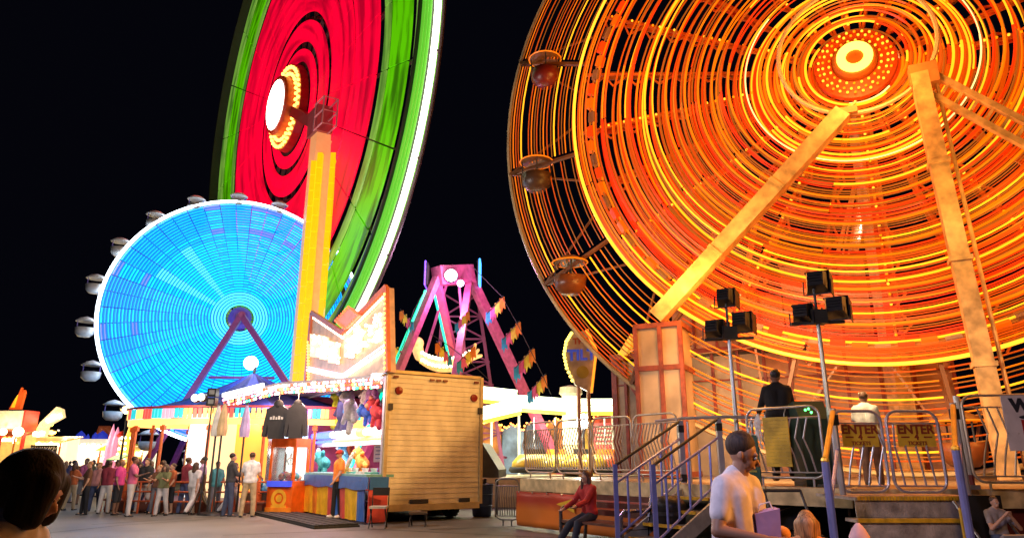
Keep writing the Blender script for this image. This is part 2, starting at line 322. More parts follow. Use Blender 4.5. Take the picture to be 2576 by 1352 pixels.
# ---- orange wheel, near
OC=P(2150,170,15); OU,OV,ON=disc_axes(-27,0); OR=9.7
def orange_wheel():
    C,u,v,n=OC,OU,OV,ON
    T=thing('giant_wheel','huge orange lit wheel with golden light-trail hoops above the ride platform','ferris wheel',(C.x,C.y,1.1))
    ye=glow('trail_gold',(1,.42,.01),1.7); og=glow('lit_orange',(1,.2,.0),.95); dr=glow('trail_dark_orange',(.75,.09,.0),.6); rd=glow('trail_red',(1,.035,.0),.7); br=glow('trail_amber_dim',(.5,.14,.01),.5); wm=glow('trail_cream',(1,.66,.22),2.0)
    MS=[ye,og,dr,rd,br,wm]; off_=mat('unlit_tube',(.2,.12,.08),.5)
    NS=24
    spoke=mat('spoke_orange',(.62,.16,.02),.45,var=.25,scale=2); pan=mat('spoke_red_panel',(.55,.05,.01),.45,var=.3,scale=2); dkp=mat('spoke_brown',(.22,.08,.02),.5,var=.3,scale=2)
    k=0; r=.95
    while r<7.35:
        mb=MB(); SG=2*PI/NS; a=0.0; end=2*PI
        w_=.017+.016*random.random(); 
        if r<2.4: w_=.03
        base=random.choice([0,0,0,1,1,2,5] if r<2.6 else [0,1,1,2,2,2,3,4])
        off=n*(random.random()*.5-.15)
        while a<end-.01:
            L=min(random.choice([2,3,4,5,7,9])*SG,end-a); mi=base if random.random()<.55 else random.choice([0,1,1,2,2,2,3,4])
            mb.path(arc(C,u,v,r,a,a+L-.006,.06,off),w_*(1 if mi<4 else .8),4,mi); mb.path(arc(C,u,v,r+.043,a+.01,a+L-.01,.06,off-n*.06),.016,4,random.choice([2,4,4,2,3])); a+=L
        mb.build('trail_hoop',MS,T); k+=1  # lit hoops added where the turning bulbs draw their trails
        r+= .085 if r<2.4 else random.uniform(.075,.1)
    mb=MB(); mb.path(arc(C,u,v,7.4,0,2*PI*159/160,.0395,n*.3),.045,6,closed=True); mb.build('rim_light',wm if False else glow('rim_gold',(1,.4,.02),2.2),T)
    mb=MB()
    for i in range(96):
        a0=2*PI*i/96; mb.path(arc(C,u,v,6.98+.06*math.sin(i*1.7),a0,a0+2*PI/96-.02,.05),.13,4,i%3)
    mb.build('red_valance',[glow('valance_red',(1,.05,.0),.75),glow('valance_orange',(1,.14,.0),.7),mat('valance_grey',(.3,.2,.15),.5)],T)
    for s in range(NS):
        a=2*PI*s/NS; d=u*math.cos(a)+v*math.sin(a); t=-u*math.sin(a)+v*math.cos(a)
        mb=MB(); mb.beam(C+d*.8-n*.25,C+d*7.45-n*.25,.06,.1,0,n)
        for j in range(9): mb.beam(C+d*(1.2+j*.7)+t*.05-n*.25,C+d*(1.55+j*.7)+t*(.12+.035*j)-n*.25,.05,.05,0,n); mb.beam(C+d*(1.55+j*.7)+t*(.12+.035*j)-n*.25,C+d*(1.9+j*.7)+t*.05-n*.25,.05,.05,0,n)
        sp=mb.build('spoke',spoke,T)
        mb=MB(); w0=.04;w1=.13+.05*(s%3==0)
        mb.prism([C+d*1.3-t*w0-n*.3,C+d*6.7-t*w1-n*.3,C+d*6.7+t*w1-n*.3,C+d*1.3+t*w0-n*.3],-n*.05)
        mb.build('glow_fill_board',[pan,spoke,dkp][s%3],sp)  # boards added to fill the disc with orange glow
        if s%2==0:
            mb=MB()
            for j in range(26): mb.ball(C+d*(1.3+j*.235)-n*.1,.035,j%2,6,4)
            mb.build('bulb_strip',[B_GD,B_DO],sp)
    for s in range(16):     # outer arms that carry the gondolas and trail hoops
        a=2*PI*s/16+.1; d=u*math.cos(a)+v*math.sin(a); t=-u*math.sin(a)+v*math.cos(a); p=C+d*8.75
        mb=MB(); mb.beam(C+d*7.3,C+d*OR,.08,.12,0,n); mb.beam(C+d*7.4+t*.9,C+d*OR,.05,.06,0,n); mb.beam(C+d*7.4-t*.9,C+d*OR,.05,.06,0,n); mb.build('outer_arm',dkp,T)
        mb=MB(); q=p+n*.1
        mb.lathe([(0,-.85),(.25,-.83),(.42,-.66),(.46,-.35),(.42,-.35),(.3,-.7),(0,-.72)],q,16); g=mb.build('gondola',[mat('tub_orange',(.22,.06,.015),.35),mat('tub_red',(.16,.015,.01),.35),mat('tub_brown',(.08,.04,.02),.4)][s%3],T,True)
        mb=MB(); mb.lathe([(0,.32),(.2,.26),(.5,.1),(.48,.07),(0,.2)],q,16); mb.build('canopy',mat('canopy_amber',(.22,.09,.02),.5),g,True)
        mb=MB(); mb.path([q+V((math.cos(i*PI/8)*.5,math.sin(i*PI/8)*.5,.08)) for i in range(16)],.022,4,0,True); mb.build('canopy_light',og,g)
        mb=MB(); [mb.tube(q+V((math.cos(i*PI/2)*.42,math.sin(i*PI/2)*.42,-.37)),q+V((math.cos(i*PI/2)*.42,math.sin(i*PI/2)*.42,.11)),.02) for i in range(4)]; mb.build('hanger',M_DK,g)
    for r,mi,na,c in ((7.55,2,0,0),(7.65,4,0,0),(7.8,1,5,.4),(7.9,4,0,0),(8.0,2,0,0),(8.15,0,7,.5),(8.25,4,0,0),(8.38,2,0,0),(8.5,1,4,.4),(8.6,4,0,0),(8.72,2,0,0),(8.8,4,0,0),(8.9,1,6,.45),(9.0,2,0,0),(9.12,4,0,0),(9.25,0,6,.5),(9.35,4,0,0),(9.43,2,0,0),(9.52,1,5,.4),(9.61,4,0,0)):
        mb=MB()
        for s in range(16):
            a=2*PI*s/16+.1; L=2*PI/16-.015
            if (s*5+int(r*20))%7==0: continue
            mb.path(arc(C,u,v,r,a+.015,a+L,.06,n*.05),(.014 if mi==4 else .017) if mi else .022,4,mi if random.random()<.8 else 2)
        mb.build('trail_hoop',MS,T)  # outer light trails modelled as thin glowing arcs
    mb=MB(); mb.path(arc(C,u,v,OR,0,2*PI*159/160,.0395),.06,6,closed=True); mb.build('rim',mat('outer_rim_amber',(.55,.4,.2),.4),T)  # grey rim coloured amber, the orange light put into its colour
    hub=MB().lathe([(0,.5),(.45,.5),(.5,.42),(.5,-.6),(0,-.6)],C,32,ax=(u,v,n)).build('hub',mat('hub_dark_orange',(.3,.08,.01),.4),T)
    mb=MB(); mb.lathe([(.2,.56),(.3,.58),(.4,.56),(.4,.51),(.2,.51)],C,32,ax=(u,v,n)); mb.build('hub_light',glow('hub_gold',(1,.72,.08),4,False),hub)
    mb=MB()
    for rr_,kk in ((.58,22),(.72,28),(.82,30)):
        for i in range(kk): a=2*PI*i/kk; mb.ball(C+n*.3+(u*math.cos(a)+v*math.sin(a))*rr_,.035,i%3,6,4)
    mb.build('bulb_ring',[B_GD,B_DO,B_GD],hub)
    mb=MB(); mb.lathe([(.51,.25),(.92,.2),(.95,.1),(.51,.1)],C,32,ax=(u,v,n)); mb.build('hub_plate',mat('hub_plate_red',(.5,.06,.01),.4),hub)
    # support behind the wheel
    lg=mat('leg_cream',(.66,.4,.17),.45,var=.3,scale=4)
    B=C-n*1.7
    mb=MB(); mb.tube(C-n*.3,C-n*2.2,.3,n=16); bk=C-n*2.2; mb.beam(bk,V((bk.x,bk.y,1.1))-n*.6,.5,.4); mb.build('axle',lg,T)
    pb=C+n*.95
    lb=ONP(1652,798,pb,n); lt=ONP(2120,285,pb,n)
    mb=MB(); mb.beam(lb,lt,.38,.36,0,n); [mb.box(lb.lerp(lt,q_),(.4,.42,.09),((lt-lb).cross(n).normalized(),n,(lt-lb).normalized())) for q_ in (.33,.66)]; mb.beam(lb+v*.28+u*.34,lt+u*.3+v*.24,.05,.05); l=mb.build('leg',lg,T)
    r0=ONP(2310,190,pb,n); r1=ONP(2425,700,pb,n); d=r1-r0; r1=r0+d*((r0.z-1.15)/(r0.z-r1.z))
    mb=MB(); mb.beam(r0,r1,.34,.36,0,n); mb.tube(r0+u*.3,r1+u*.3,.04); [mb.box(r0.lerp(r1,q_),(.42,.44,.1),(u,n,v)) for q_ in (.25,.5,.75)]; mb.build('leg',lg,T)
    q0=ONP(2320,200,pb,n); q1=ONP(2575,335,pb,n); q1=q0+(q1-q0)*2.1
    mb=MB()
    for o_ in (-.3,.3): mb.beam(q0+v*o_,q1+v*o_,.12,.16,0,n)
    for i in range(14): mb.beam(q0+(q1-q0)*(i/14)-v*.3,q0+(q1-q0)*((i+1)/14)+v*.3,.06,.06,0,n)
    mb.build('boom',lg,T)
    mb=MB(); c_=ONP(2322,192,pb,n); mb.box(c_,(.55,.35,.5),(u,n,v)); mb.box(lt,(.6,.3,.16),(u,n,v)); mb.build('bearing_head',mat('head_orange',(.5,.2,.06),.5),T); rr0=((c_-pb).length+(lt-pb).length)/2
    mb=MB(); mb.path(arc(pb,u,v,rr0,0,2*PI*79/80,.079),.05,6,closed=True); mb.build('bearing_ring',mat('ring_pale',(.7,.5,.3),.4),T)
    ped=mat('pedestal_cream',(.52,.36,.22),.5,var=.25,scale=1.2); e0=ONP(1587,800,pb,n); e1=ONP(1697,800,pb,n); w_=(e1-e0).length; zc=lb.z-.2; mb=MB(); mb.box(V((lb.x,lb.y,(zc+1.15)/2))-n*.5,(w_,1.1,zc-1.15),(u,n,Zv)); pd_=mb.build('leg_pedestal',ped,T)
    mb=MB(); [mb.box(V((lb.x,lb.y,z))-n*.5,(w_+.1,1.2,.12),(u,n,Zv)) for z in (zc,(zc+1.2)*.62,1.2)]; [mb.box(V((lb.x,lb.y,(zc+1.15)/2))+u*k*w_/2+n*.06,(.1,.1,zc-1.2),(u,n,Zv)) for k in (-1,.1,1)]; mb.build('pedestal_rib',mat('pedestal_rust',(.32,.07,.03),.45,var=.3),pd_)
    q=q1; mb=MB(); mb.beam(q1,V((q1.x,q1.y,1.1)),.4,.4,0,u); mb.build('mast',lg,T)
    for p,e in ((C+n*2.2-Zv*1+u*0,600),(C+n*1.6-Zv*5.5-u*4,380),(C+n*1.6-Zv*5.5+u*4,380),(C+n*1.6+u*5.5+Zv*1,260),(C+n*1.6-u*5.5+Zv*1,260)): lamp('POINT',p,e,(1,.36,.06),.7)
    for p,e in ((lb+n*1.4+Zv*1.2,160),(lb.lerp(lt,.5)+n*1.6,120),(r0.lerp(r1,.4)+n*1.6,120)): lamp('POINT',p,e,(1,.55,.12),.3)
    for p,e in ((C-n*1.2-Zv*3-u*3,200),(C-n*1.2-Zv*3+u*3,200),(C-n*1.2+Zv*2,150)): lamp('POINT',p,e,(1,.33,.06),.6)
orange_wheel()
# ================================================================ GAME TRAILER
A0=P(978,934,18); A0=V((A0.x,A0.y,0)); EDIR=V((.828,.561,0)).normalized(); FDIR=V((-EDIR.y,EDIR.x,0)); NF=-EDIR; NE=-FDIR
TW=2.85; TL=7.0; TZ0=.42; TZ1=3.75
def TP(t,e,z): return A0+FDIR*t+EDIR*e+Zv*z
def PF(px,py,off=0): return ONP(px,py,A0+NF*off,NF)
AX=(FDIR,EDIR,Zv)
def corrugated():
    m=bpy.data.materials.new('trailer_siding'); m.use_nodes=True; nt=m.node_tree; b=nt.nodes['Principled BSDF']
    tc=nt.nodes.new('ShaderNodeTexCoord'); no=nt.nodes.new('ShaderNodeTexNoise'); no.inputs['Scale'].default_value=1; no.inputs['Detail'].default_value=8; mp=nt.nodes.new('ShaderNodeMapping'); mp.inputs['Scale'].default_value=(3,3,1.6); nt.links.new(tc.outputs['Object'],mp.inputs[0]); nt.links.new(mp.outputs[0],no.inputs['Vector'])
    r=nt.nodes.new('ShaderNodeValToRGB'); r.color_ramp.elements[0].color=(.5,.42,.3,1); r.color_ramp.elements[1].color=(.72,.63,.46,1); r.color_ramp.elements[0].position=.3; r.color_ramp.elements[1].position=.65
    nt.links.new(no.outputs['Fac'],r.inputs['Fac']); nt.links.new(r.outputs['Color'],b.inputs['Base Color']); b.inputs['Roughness'].default_value=.42; return m
def trailer():
    T=thing('game_trailer','open fronted carnival game trailer with tan ribbed end wall','trailer',A0)
    sd=corrugated(); tr=mat('trailer_trim',(.55,.42,.22),.4,.3)
    mb=MB()   # end wall of lapped boards
    nb=25; hz=(TZ1-TZ0)/nb
    for i in range(nb):
        z0=TZ0+i*hz; mb.hexa([TP(0,.03,z0)+NE*.0,TP(0,TW-.03,z0),TP(.05,TW-.03,z0),TP(.05,.03,z0),TP(0,.03,z0+hz)+FDIR*.02,TP(0,TW-.03,z0+hz)+FDIR*.02,TP(.05,TW-.03,z0+hz),TP(.05,.03,z0+hz)])
    mb.build('end_wall',sd,T)
    mb=MB()
    for e in (.0,TW): mb.box(TP(.0,e,(TZ0+TZ1)/2),(.1,.09,TZ1-TZ0+.06),AX)
    mb.box(TP(0,TW/2,TZ1+.02),(.1,TW-.1,.08),AX); mb.box(TP(0,TW/2,TZ0-.06),(.12,TW-.1,.16),AX); mb.build('corner_trim',tr,T)
    pk=mat('booth_pink',(.6,.12,.33),.5)
    mb=MB(); mb.box(TP(TL/2,TW,2.1),(TL-.12,.06,3.2),AX); mb.build('back_wall',sd,T)
    mb=MB(); mb.box(TP(TL/2,TW-.5,2.2),(TL-.2,.05,2.9),AX); mb.box(TP(TL-.1,TW/2-.2,2.2),(.06,TW-.7,2.9),AX); mb.box(TP(.09,TW/2-.2,2.2),(.05,TW-.7,2.9),AX); mb.build('booth_lining',pk,T)
    mb=MB(); mb.box(TP(TL/2,TW/2,TZ1+.03),(TL,TW,.08),AX); mb.build('roof',mat('roof_grey',(.25,.24,.24),.5),T)
    mb=MB(); mb.box(TP(TL/2,TW/2,TZ0),(TL-.05,TW-.12,.1),AX); mb.build('chassis_floor',M_DK,T)
    for e in (.35,TW-.35):
        for t in (1.0,1.9,5.3):
            mb=MB(); c=TP(t,e,.36); mb.lathe([(.2,-.1),(.35,-.12),(.36,0),(.35,.12),(.2,.1),(.2,-.1)],c,18,ax=(FDIR,Zv,EDIR)); w=mb.build('wheel',M_RB,T,True)
            mb=MB(); mb.lathe([(0,.07),(.19,.05),(.19,-.05),(0,-.07)],c,14,ax=(FDIR,Zv,EDIR)); mb.build('rim',M_ST,w)
    for e,z in ((.18,3.66),(1.25,3.64),(1.45,3.64),(1.65,3.64),(2.65,3.66)):
        mb=MB(); mb.box(TP(-.07,e,z-.03),(.05,.13,.05),AX); mb.build('marker_lamp',mat('lamp_dark_red',(.15,.02,.01),.3),T)
    for e,z in ((.3,3.28),(2.6,3.2)):
        mb=MB(); mb.lathe([(0,.06),(.1,.05),(.11,0),(0,0)],TP(-.01,e,z),14,ax=(EDIR,Zv,NE)); mb.build('tail_lamp',mat('lens_red',(.2,.015,.01),.2),T)
    for z in (2.85,):
        for e in (.06,TW-.06): mb=MB(); mb.box(TP(-.06,e,z),(.08,.12,.16),AX); mb.build('door_hinge',M_DK,T)
    mb=MB(); mb.box(TP(-.03,1.0,.5),(.06,.5,.1),AX); mb.box(TP(-.03,2.35,.5),(.06,.3,.1),AX); mb.build('bumper_plate',M_DK,T)
    # front frame
    mb=MB()
    for t in (.08,TL-.08): mb.box(TP(t,-.02,2.2),(.12,.1,3.2),AX)
    mb.box(TP(TL/2,-.02,3.62),(TL-.26,.1,.2),AX); mb.build('front_frame',mat('frame_blue_white',(.45,.45,.6),.3,.5),T)
    # counter with striped skirt
    ct=mat('counter_teal',(.15,.35,.33),.4)
    mb=MB(); mb.box(TP(3.45,-.1,1.14),(6.9,.75,.07),AX); mb.build('counter',ct,T)
    cols=[mat('skirt_yellow',(.75,.42,.02),.45,bump=.2),mat('skirt_red',(.55,.07,.06),.45),mat('skirt_blue',(.05,.14,.45),.4),mat('skirt_orange',(.7,.2,.02),.45)]
    mb=MB(); seq=[2,0,0,1,2,1,0,0,3,0,0,1,2,1,0,0]; N=16
    for i in range(N*4):
        t0=.02+6.9*i/(N*4); t1=.02+6.9*(i+1)/(N*4); w0=.03*math.sin(i*1.3);w1=.03*math.sin((i+1)*1.3)
        mb.hexa([TP(t0,-.46+w0,.06),TP(t1,-.46+w1,.06),TP(t1,-.43+w1,.06),TP(t0,-.43+w0,.06),TP(t0,-.5,.86),TP(t1,-.5,.86),TP(t1,-.47,.86),TP(t0,-.47,.86)],seq[i//4])
    mb.build('striped_skirt',cols,T)
    mb=MB()
    for i in range(40):
        t0=-.25+7.2*i/40; t1=-.25+7.2*(i+1)/40; s=.05*abs(math.sin(i*.39)); s1=.05*abs(math.sin((i+1)*.39))
        mb.hexa([TP(t0,-.53,.84-s),TP(t1,-.53,.84-s1),TP(t1,-.5,.84-s1),TP(t0,-.5,.84-s),TP(t0,-.53,1.12),TP(t1,-.53,1.12),TP(t1,-.5,1.12),TP(t0,-.5,1.12)])
    mb.box(TP(-.235,-.22,.97),(.03,.5,.3),AX); mb.build('blue_tarp',mat('tarp_blue',(.03,.13,.4),.35,bump=.3,bscale=4),T)
    mb=MB(); mb.box(TP(-.2,-.22,.44),(.04,.5,.76),AX); mb.build('red_end_skirt',cols[1],T)
    # light header
    hw=glow('header_white',(1,.85,.75),5,True); hb=glow('header_blue',(.08,.15,1),3.5,True); ho=glow('header_orange',(1,.45,.1),3)
    mb=MB()
    for t0,t1,mi in ((.1,.45,1),(.5,2.2,0),(2.25,2.7,2),(2.75,4.9,0),(4.95,5.6,1),(5.65,6.7,1)): mb.tube(TP(t0,.35,2.3),TP(t1,.35,2.3),.1 if mi!=2 else .13,n=8,mi=mi); mb.tube(TP(t0,.42,2.1),TP(t1,.42,2.1),.045,n=6,mi=(mi if mi else 2))
    mb.build('light_header',[hw,hb,ho],T)
    mb=MB(); mb.box(TP(3.4,.55,2.2),(6.7,.08,.5),AX); mb.build('header_board',mat('header_board_white',(.7,.6,.6),.4),T)
    mb=MB(); [mb.tube(TP(t,.06,1.25),TP(t,.06,3.4),.035,n=8) for t in (6.75,.2)]; mb.build('neon_upright',glow('neon_violet_blue',(.15,.1,1),3,True),T)
    for t,e,z,wd,h in ((5.5,2.2,1.78,1.1,.62),(3.3,2.2,1.85,1.5,.75)):
        mb=MB(); mb.box(TP(t,e+.08,z),(wd,.02,h),AX); s=mb.build('price_poster',mat('poster_white',(.75,.78,.8),.5,var=.05),T)
        mb=MB()
        for k in range(4): mb.box(TP(t+.05*math.sin(k*3),e+.066,z+h*.3-k*h*.2),(wd*(.75-.12*(k%2)),.008,h*.05),AX)
        mb.build('print_line',mat('print_blue',(.1,.2,.4),.5),s)
    # marquee sign on the roof front
    MQ=mat('marquee_board',(.5,.3,.18),.45,var=.25,scale=3,emit=(1,.5,.25),es=.12); red=mat('marquee_red',(.6,.14,.05),.4)
    sign=thing('marquee_sign','zigzag shaped marquee sign covered in white bulbs atop game trailer','sign',A0+Zv*TZ1)
    out=[(786,786),(862,836),(974,722),(978,934),(770,968)]
    pts=[PF(x,y,.1) for x,y in out]; mb=MB(); mb.prism(pts,-NF*.2); mb.build('board',MQ,sign)
    mb=MB()
    for p,q in ((0,1),(1,2),(2,3),(0,4)): mb.beam(pts[p]+NF*.03,pts[q]+NF*.03,.16,.1,0,NF)
    mb.build('border_trim',red,sign)
    bb=MB()
    def row(a,b,n,r=.05,mi=0,o=.17):
        a=PF(a[0],a[1],o);b=PF(b[0],b[1],o)
        for i in range(n): bb.ball(a.lerp(b,i/(n-1)),r,mi if mi<9 else i%2,6,4)
    row((775,962),(775,860),14,.05,1); row((968,740),(968,925),16,.05,1); row((788,799),(862,849),18,.035); row((862,849),(962,748),24,.035); 
    row((773,930),(862,950),24,.04); row((862,950),(965,880),28,.04); row((773,922),(862,941),20,.035,2); row((862,941),(965,868),24,.035,2)
    for _ in range(150):
        x=random.uniform(888,962); y=random.uniform(790,930); 
        if y> 905-(x-862)*.55 or y<852-(x-862)*.98+20: continue
        bb.ball(PF(x,y,.17),random.uniform(.03,.055),random.choice([0,0,0,2]),6,4)
    for (x,y,wd,h) in ((795,868,22,58),(818,873,20,60),(842,884,24,56),(880,868,20,60),(902,850,18,62)):
        for _ in range(26): bb.ball(PF(x+random.uniform(-.5,.5)*wd,y+random.uniform(-.45,.5)*h,.22),random.uniform(.03,.06),0,6,4)
    bb.build('bulb',[B_W,B_O,B_P],sign)
    lw=glow('letter_white',(1,.66,.36),1.15,True)
    mb=MB()   # overexposed light-up letter blocks
    for (x,y,wd,h) in ((795,868,22,58),(818,873,20,60),(842,884,24,56),(880,868,20,60),(902,850,18,62)):
        a=PF(x-wd/2,y-h/2,.14);b=PF(x+wd/2,y-h/2+wd*.25,.14);c=PF(x+wd/2,y+h/2+wd*.1,.14);d=PF(x-wd/2,y+h/2,.14); mb.prism([a,b,c,d],NF*.07)
    mb.build('light_block',lw,sign)
    # little tilted topper board
    mb=MB(); tp=[PF(x,y,.25) for x,y in ((846,806),(878,772),(903,792),(870,826))]; mb.prism(tp,-NF*.12); t=mb.build('topper_box',mat('topper_salmon',(.55,.2,.12),.4,emit=(1,.35,.2),es=.35),sign)
    mb=MB(); [mb.ball(tp[i].lerp(tp[(i+1)%4],k/6)+NF*.03,.04,0,6,4) for i in range(4) for k in range(6)]; mb.build('bulb_border',B_R,t)
    # awning with bulbs along its edge
    aw=thing('light_awning','long flat awning edged with red and white bulbs over game stall','awning',A0+Zv*3.4)
    a1=TP(.0,-.06,3.66); a2=TP(TL,-.06,3.56); a3=P(700,966,20.6); a4=P(562,1001,21.5); a5=P(960,947,17.7)
    mb=MB(); mb.prism([a1,a2,TP(9.8,-.06,3.5),a4,a3,a5],Zv*.06); mb.build('awning_sheet',mat('awning_grey',(.4,.38,.42),.5),aw)
    mb=MB(); edge=[a4,a3,a5]
    for q0,q1 in zip(edge,edge[1:]):
        L=(q1-q0).length; n_=int(L/.1)
        for rr_ in range(3):
            for i in range(n_):
                mb.ball(q0.lerp(q1,(i+.5*rr_%1)/n_)+V((random.uniform(-.03,.03),.12*rr_,-.05-.085*rr_)),random.uniform(.03,.052),random.choice([0,0,1,1,2,2,3,4] if rr_ else [0,0,2,2,1]),6,4)
    mb.build('bulb',[B_W,B_R,B_P,B_O,B_G],aw)
    mb=MB(); mb.beam(a4+NF*.03+Zv*.09,a4.lerp(a3,.75)+NF*.03+Zv*.09,.06,.12); mb.build('fluorescent_tube',glow('tube_cool',(.9,.95,1),4,True),aw)
    mb=MB(); p=P(948,943,17.9); mb.box(p-Zv*.02,(.3,.2,.12),AX); mb.build('flood_lamp',glow('flood_cool_white',(.8,1,.95),6,True),aw)
    lamp('AREA',TP(3.4,.9,3.3),190,(1,.55,.75),5.5,aim=TP(3.4,.9,0),sy=1.0); lamp('AREA',TP(3.4,.3,2.0),60,(1,.8,.85),5.5,aim=TP(3.4,1.2,0),sy=.3)
    lamp('AREA',TP(3.2,-1.3,3.45),160,(1,.62,.42),5,aim=TP(3.2,-.9,0),sy=.4)
    lamp('POINT',TP(5.5,-1.6,3.3),60,(1,.6,.4),.4)
trailer()
def booth_goods():
    # prizes that hang in the upper half and lie on the counter
    def plush(nm,lab,c,t,e,z,s,col,col2,lie=0):
        T=thing('plush_toy',lab,'plush toy',TP(t,e,z),'plush prizes in the game stall'); o=TP(t,e,z)
        m=mat('plush_'+nm,col,.85,var=.25,scale=12,bump=.4); m2=mat('plush2_'+nm,col2,.85)
        up=(Zv*math.cos(lie)+FDIR*math.sin(lie)); sd=(FDIR*math.cos(lie)-Zv*math.sin(lie))
        b=MB(); b.capsule(o,.2*s,o+up*.28*s,.17*s); b.build('torso',m,T,True)
        b=MB(); b.ball(o+up*.58*s,.19*s,0,12,8); b.ball(o+up*.55*s+NF*.15*s,.08*s,1,8,6); h=b.build('head',[m,m2],T,True)
        for q in (-1,1):
            b=MB(); b.ball(o+up*.76*s+sd*.14*s*q,.075*s,0,8,6); b.build('ear',m2,h,True)
            b=MB(); b.capsule(o+up*.3*s+sd*.16*s*q,.07*s,o+up*.05*s+sd*.36*s*q+NF*.1*s,.06*s); b.build('arm',m,T,True)
            b=MB(); b.capsule(o-up*.08*s+sd*.1*s*q,.09*s,o-up*.4*s+sd*.2*s*q+NF*.1*s,.08*s); b.build('leg',m,T,True)
    L=[('lime','lime green plush toy hanging at left of the prize row',5.1,.55,3.0,1.0,(.5,.6,.03),(.8,.8,.2),.3),
       ('navy','dark navy plush bear hanging beside lime green plush',4.4,.5,2.9,1.25,(.03,.04,.1),(.2,.2,.3),.1),
       ('sky','bright sky blue plush hanging at top of prize row',3.7,.4,3.15,.8,(.03,.3,.6),(.7,.8,.8),.9),
       ('grey','long grey plush hanging slantwise over the light header',3.2,.3,2.85,1.2,(.2,.22,.24),(.5,.5,.5),.7),
       ('white','white plush bear high up next to purple plush',2.6,.45,3.2,.8,(.75,.72,.75),(.6,.3,.4),-.4),
       ('purple','pale purple round plush hanging under the awning bulbs',1.9,.4,3.05,1.1,(.5,.25,.6),(.7,.5,.7),.3),
       ('blue','deep blue plush ring fish hanging above red plush',1.6,.2,2.78,.9,(.02,.08,.45),(.1,.3,.6),1.4),
       ('red','red plush snake toy hanging lowest near right end',.95,.2,2.72,1.0,(.55,.04,.05),(.7,.3,.2),1.1),
       ('black','black plush dog hanging in right upper corner',.45,.35,3.0,1.0,(.015,.015,.02),(.3,.2,.2),0),
       ('orange','orange plush lying in the middle of game counter',2.6,.5,1.4,.95,(.75,.25,.03),(.8,.6,.3),1.0),
       ('teal','teal plush pile figure on left part of counter',5.3,.3,1.42,1.0,(.05,.38,.42),(.3,.6,.6),1.2),
       ('aqua','aqua blue plush slumped behind teal plush on counter',4.9,.8,1.5,.9,(.1,.4,.6),(.6,.7,.8),.6)]
    for nm,lab,t,e,z,s,c1,c2,l in L: plush(nm,lab,None,t,e,z,s,c1,c2,l)
    for i,(t,col,lab) in enumerate(((.5,(.1,.4,.3),'green'),(1.1,(.6,.6,.55),'white'),(1.8,(.1,.45,.4),'teal'),(2.3,(.7,.6,.1),'yellow'))):
        T=thing('game_tray','%s rimmed game tray lying on the counter'%lab,'tray',TP(t,-.05,1.18),'trays on the game counter'); b=MB()
        c=TP(t,-.05,1.2); b.box(c,(.42,.36,.05),AX); b.build('base',mat('tray_'+lab,col,.4),T); b=MB()
        for k in range(-1,2): b.lathe([(.03,0),(.055,.09),(.045,.09),(.02,0)],c+FDIR*k*.12+Zv*.03,10)
        b.build('cup',M_WH,T)
    T=thing('toy_rifle','white toy rifle propped upward on game counter','toy rifle',TP(2.0,-.05,1.2)); b=MB(); b.beam(TP(2.5,-.1,1.24),TP(1.75,-.2,1.62),.07,.1); b.tube(TP(1.75,-.2,1.62),TP(1.5,-.2,1.74),.02); b.build('barrel',M_WH,T); b=MB(); b.beam(TP(2.75,-.1,1.2),TP(2.45,-.1,1.28),.06,.16); b.build('stock',mat('stock_lime',(.4,.6,.1),.4),T)
    # hanging jackets
    for px,py,Y,lab,dark,wd in ((697,1060,20.6,'black hooded jacket with grey chest lettering hanging from awning',1,.62),(746,1058,20.2,'plain black jacket hanging at the booth corner',0,.5)):
        p=P(px,py,Y); T=thing('hanging_jacket',lab,'jacket',p,'jackets hung under the awning'); j=mat('jacket_black',(.02,.02,.023),.7,bump=.4,bscale=7)
        b=MB(); s=wd/.62
        prof=[(-.1,.42),(.1,.42),(.3,.32),(.36,.0),(.4,-.36),(.3,-.38),(.24,-.05),(.22,-.42),(-.22,-.42),(-.24,-.05),(-.3,-.38),(-.4,-.36),(-.36,0),(-.3,.32)]
        X=V((1,0,0)); b.prism([p+X*x*s+Zv*z*1.15+V((0,-.09,0)) for x,z in prof],V((0,.2,0))); bd=b.build('body',j,T)
        b=MB(); b.ball(p+Zv*.5,.15*s,0,10,7,(1,.8,1)); b.build('hood',j,T,True)
        b=MB(); b.path([p+V((-.2,0,.42)),p+V((0,0,.62)),p+V((.2,0,.42))],.012); b.tube(p+Zv*.62,p+Zv*.95,.01); b.build('hanger',M_ST,T)
        if dark:
            b=MB()
            for k in range(5): b.box(p+V((-.16+k*.08,-.1,.1+.015*(k%2))),(.055,.015,.075+.03*(k%2)))
            b.build('chest_print',mat('print_grey',(.5,.5,.5),.6),T)
booth_goods()
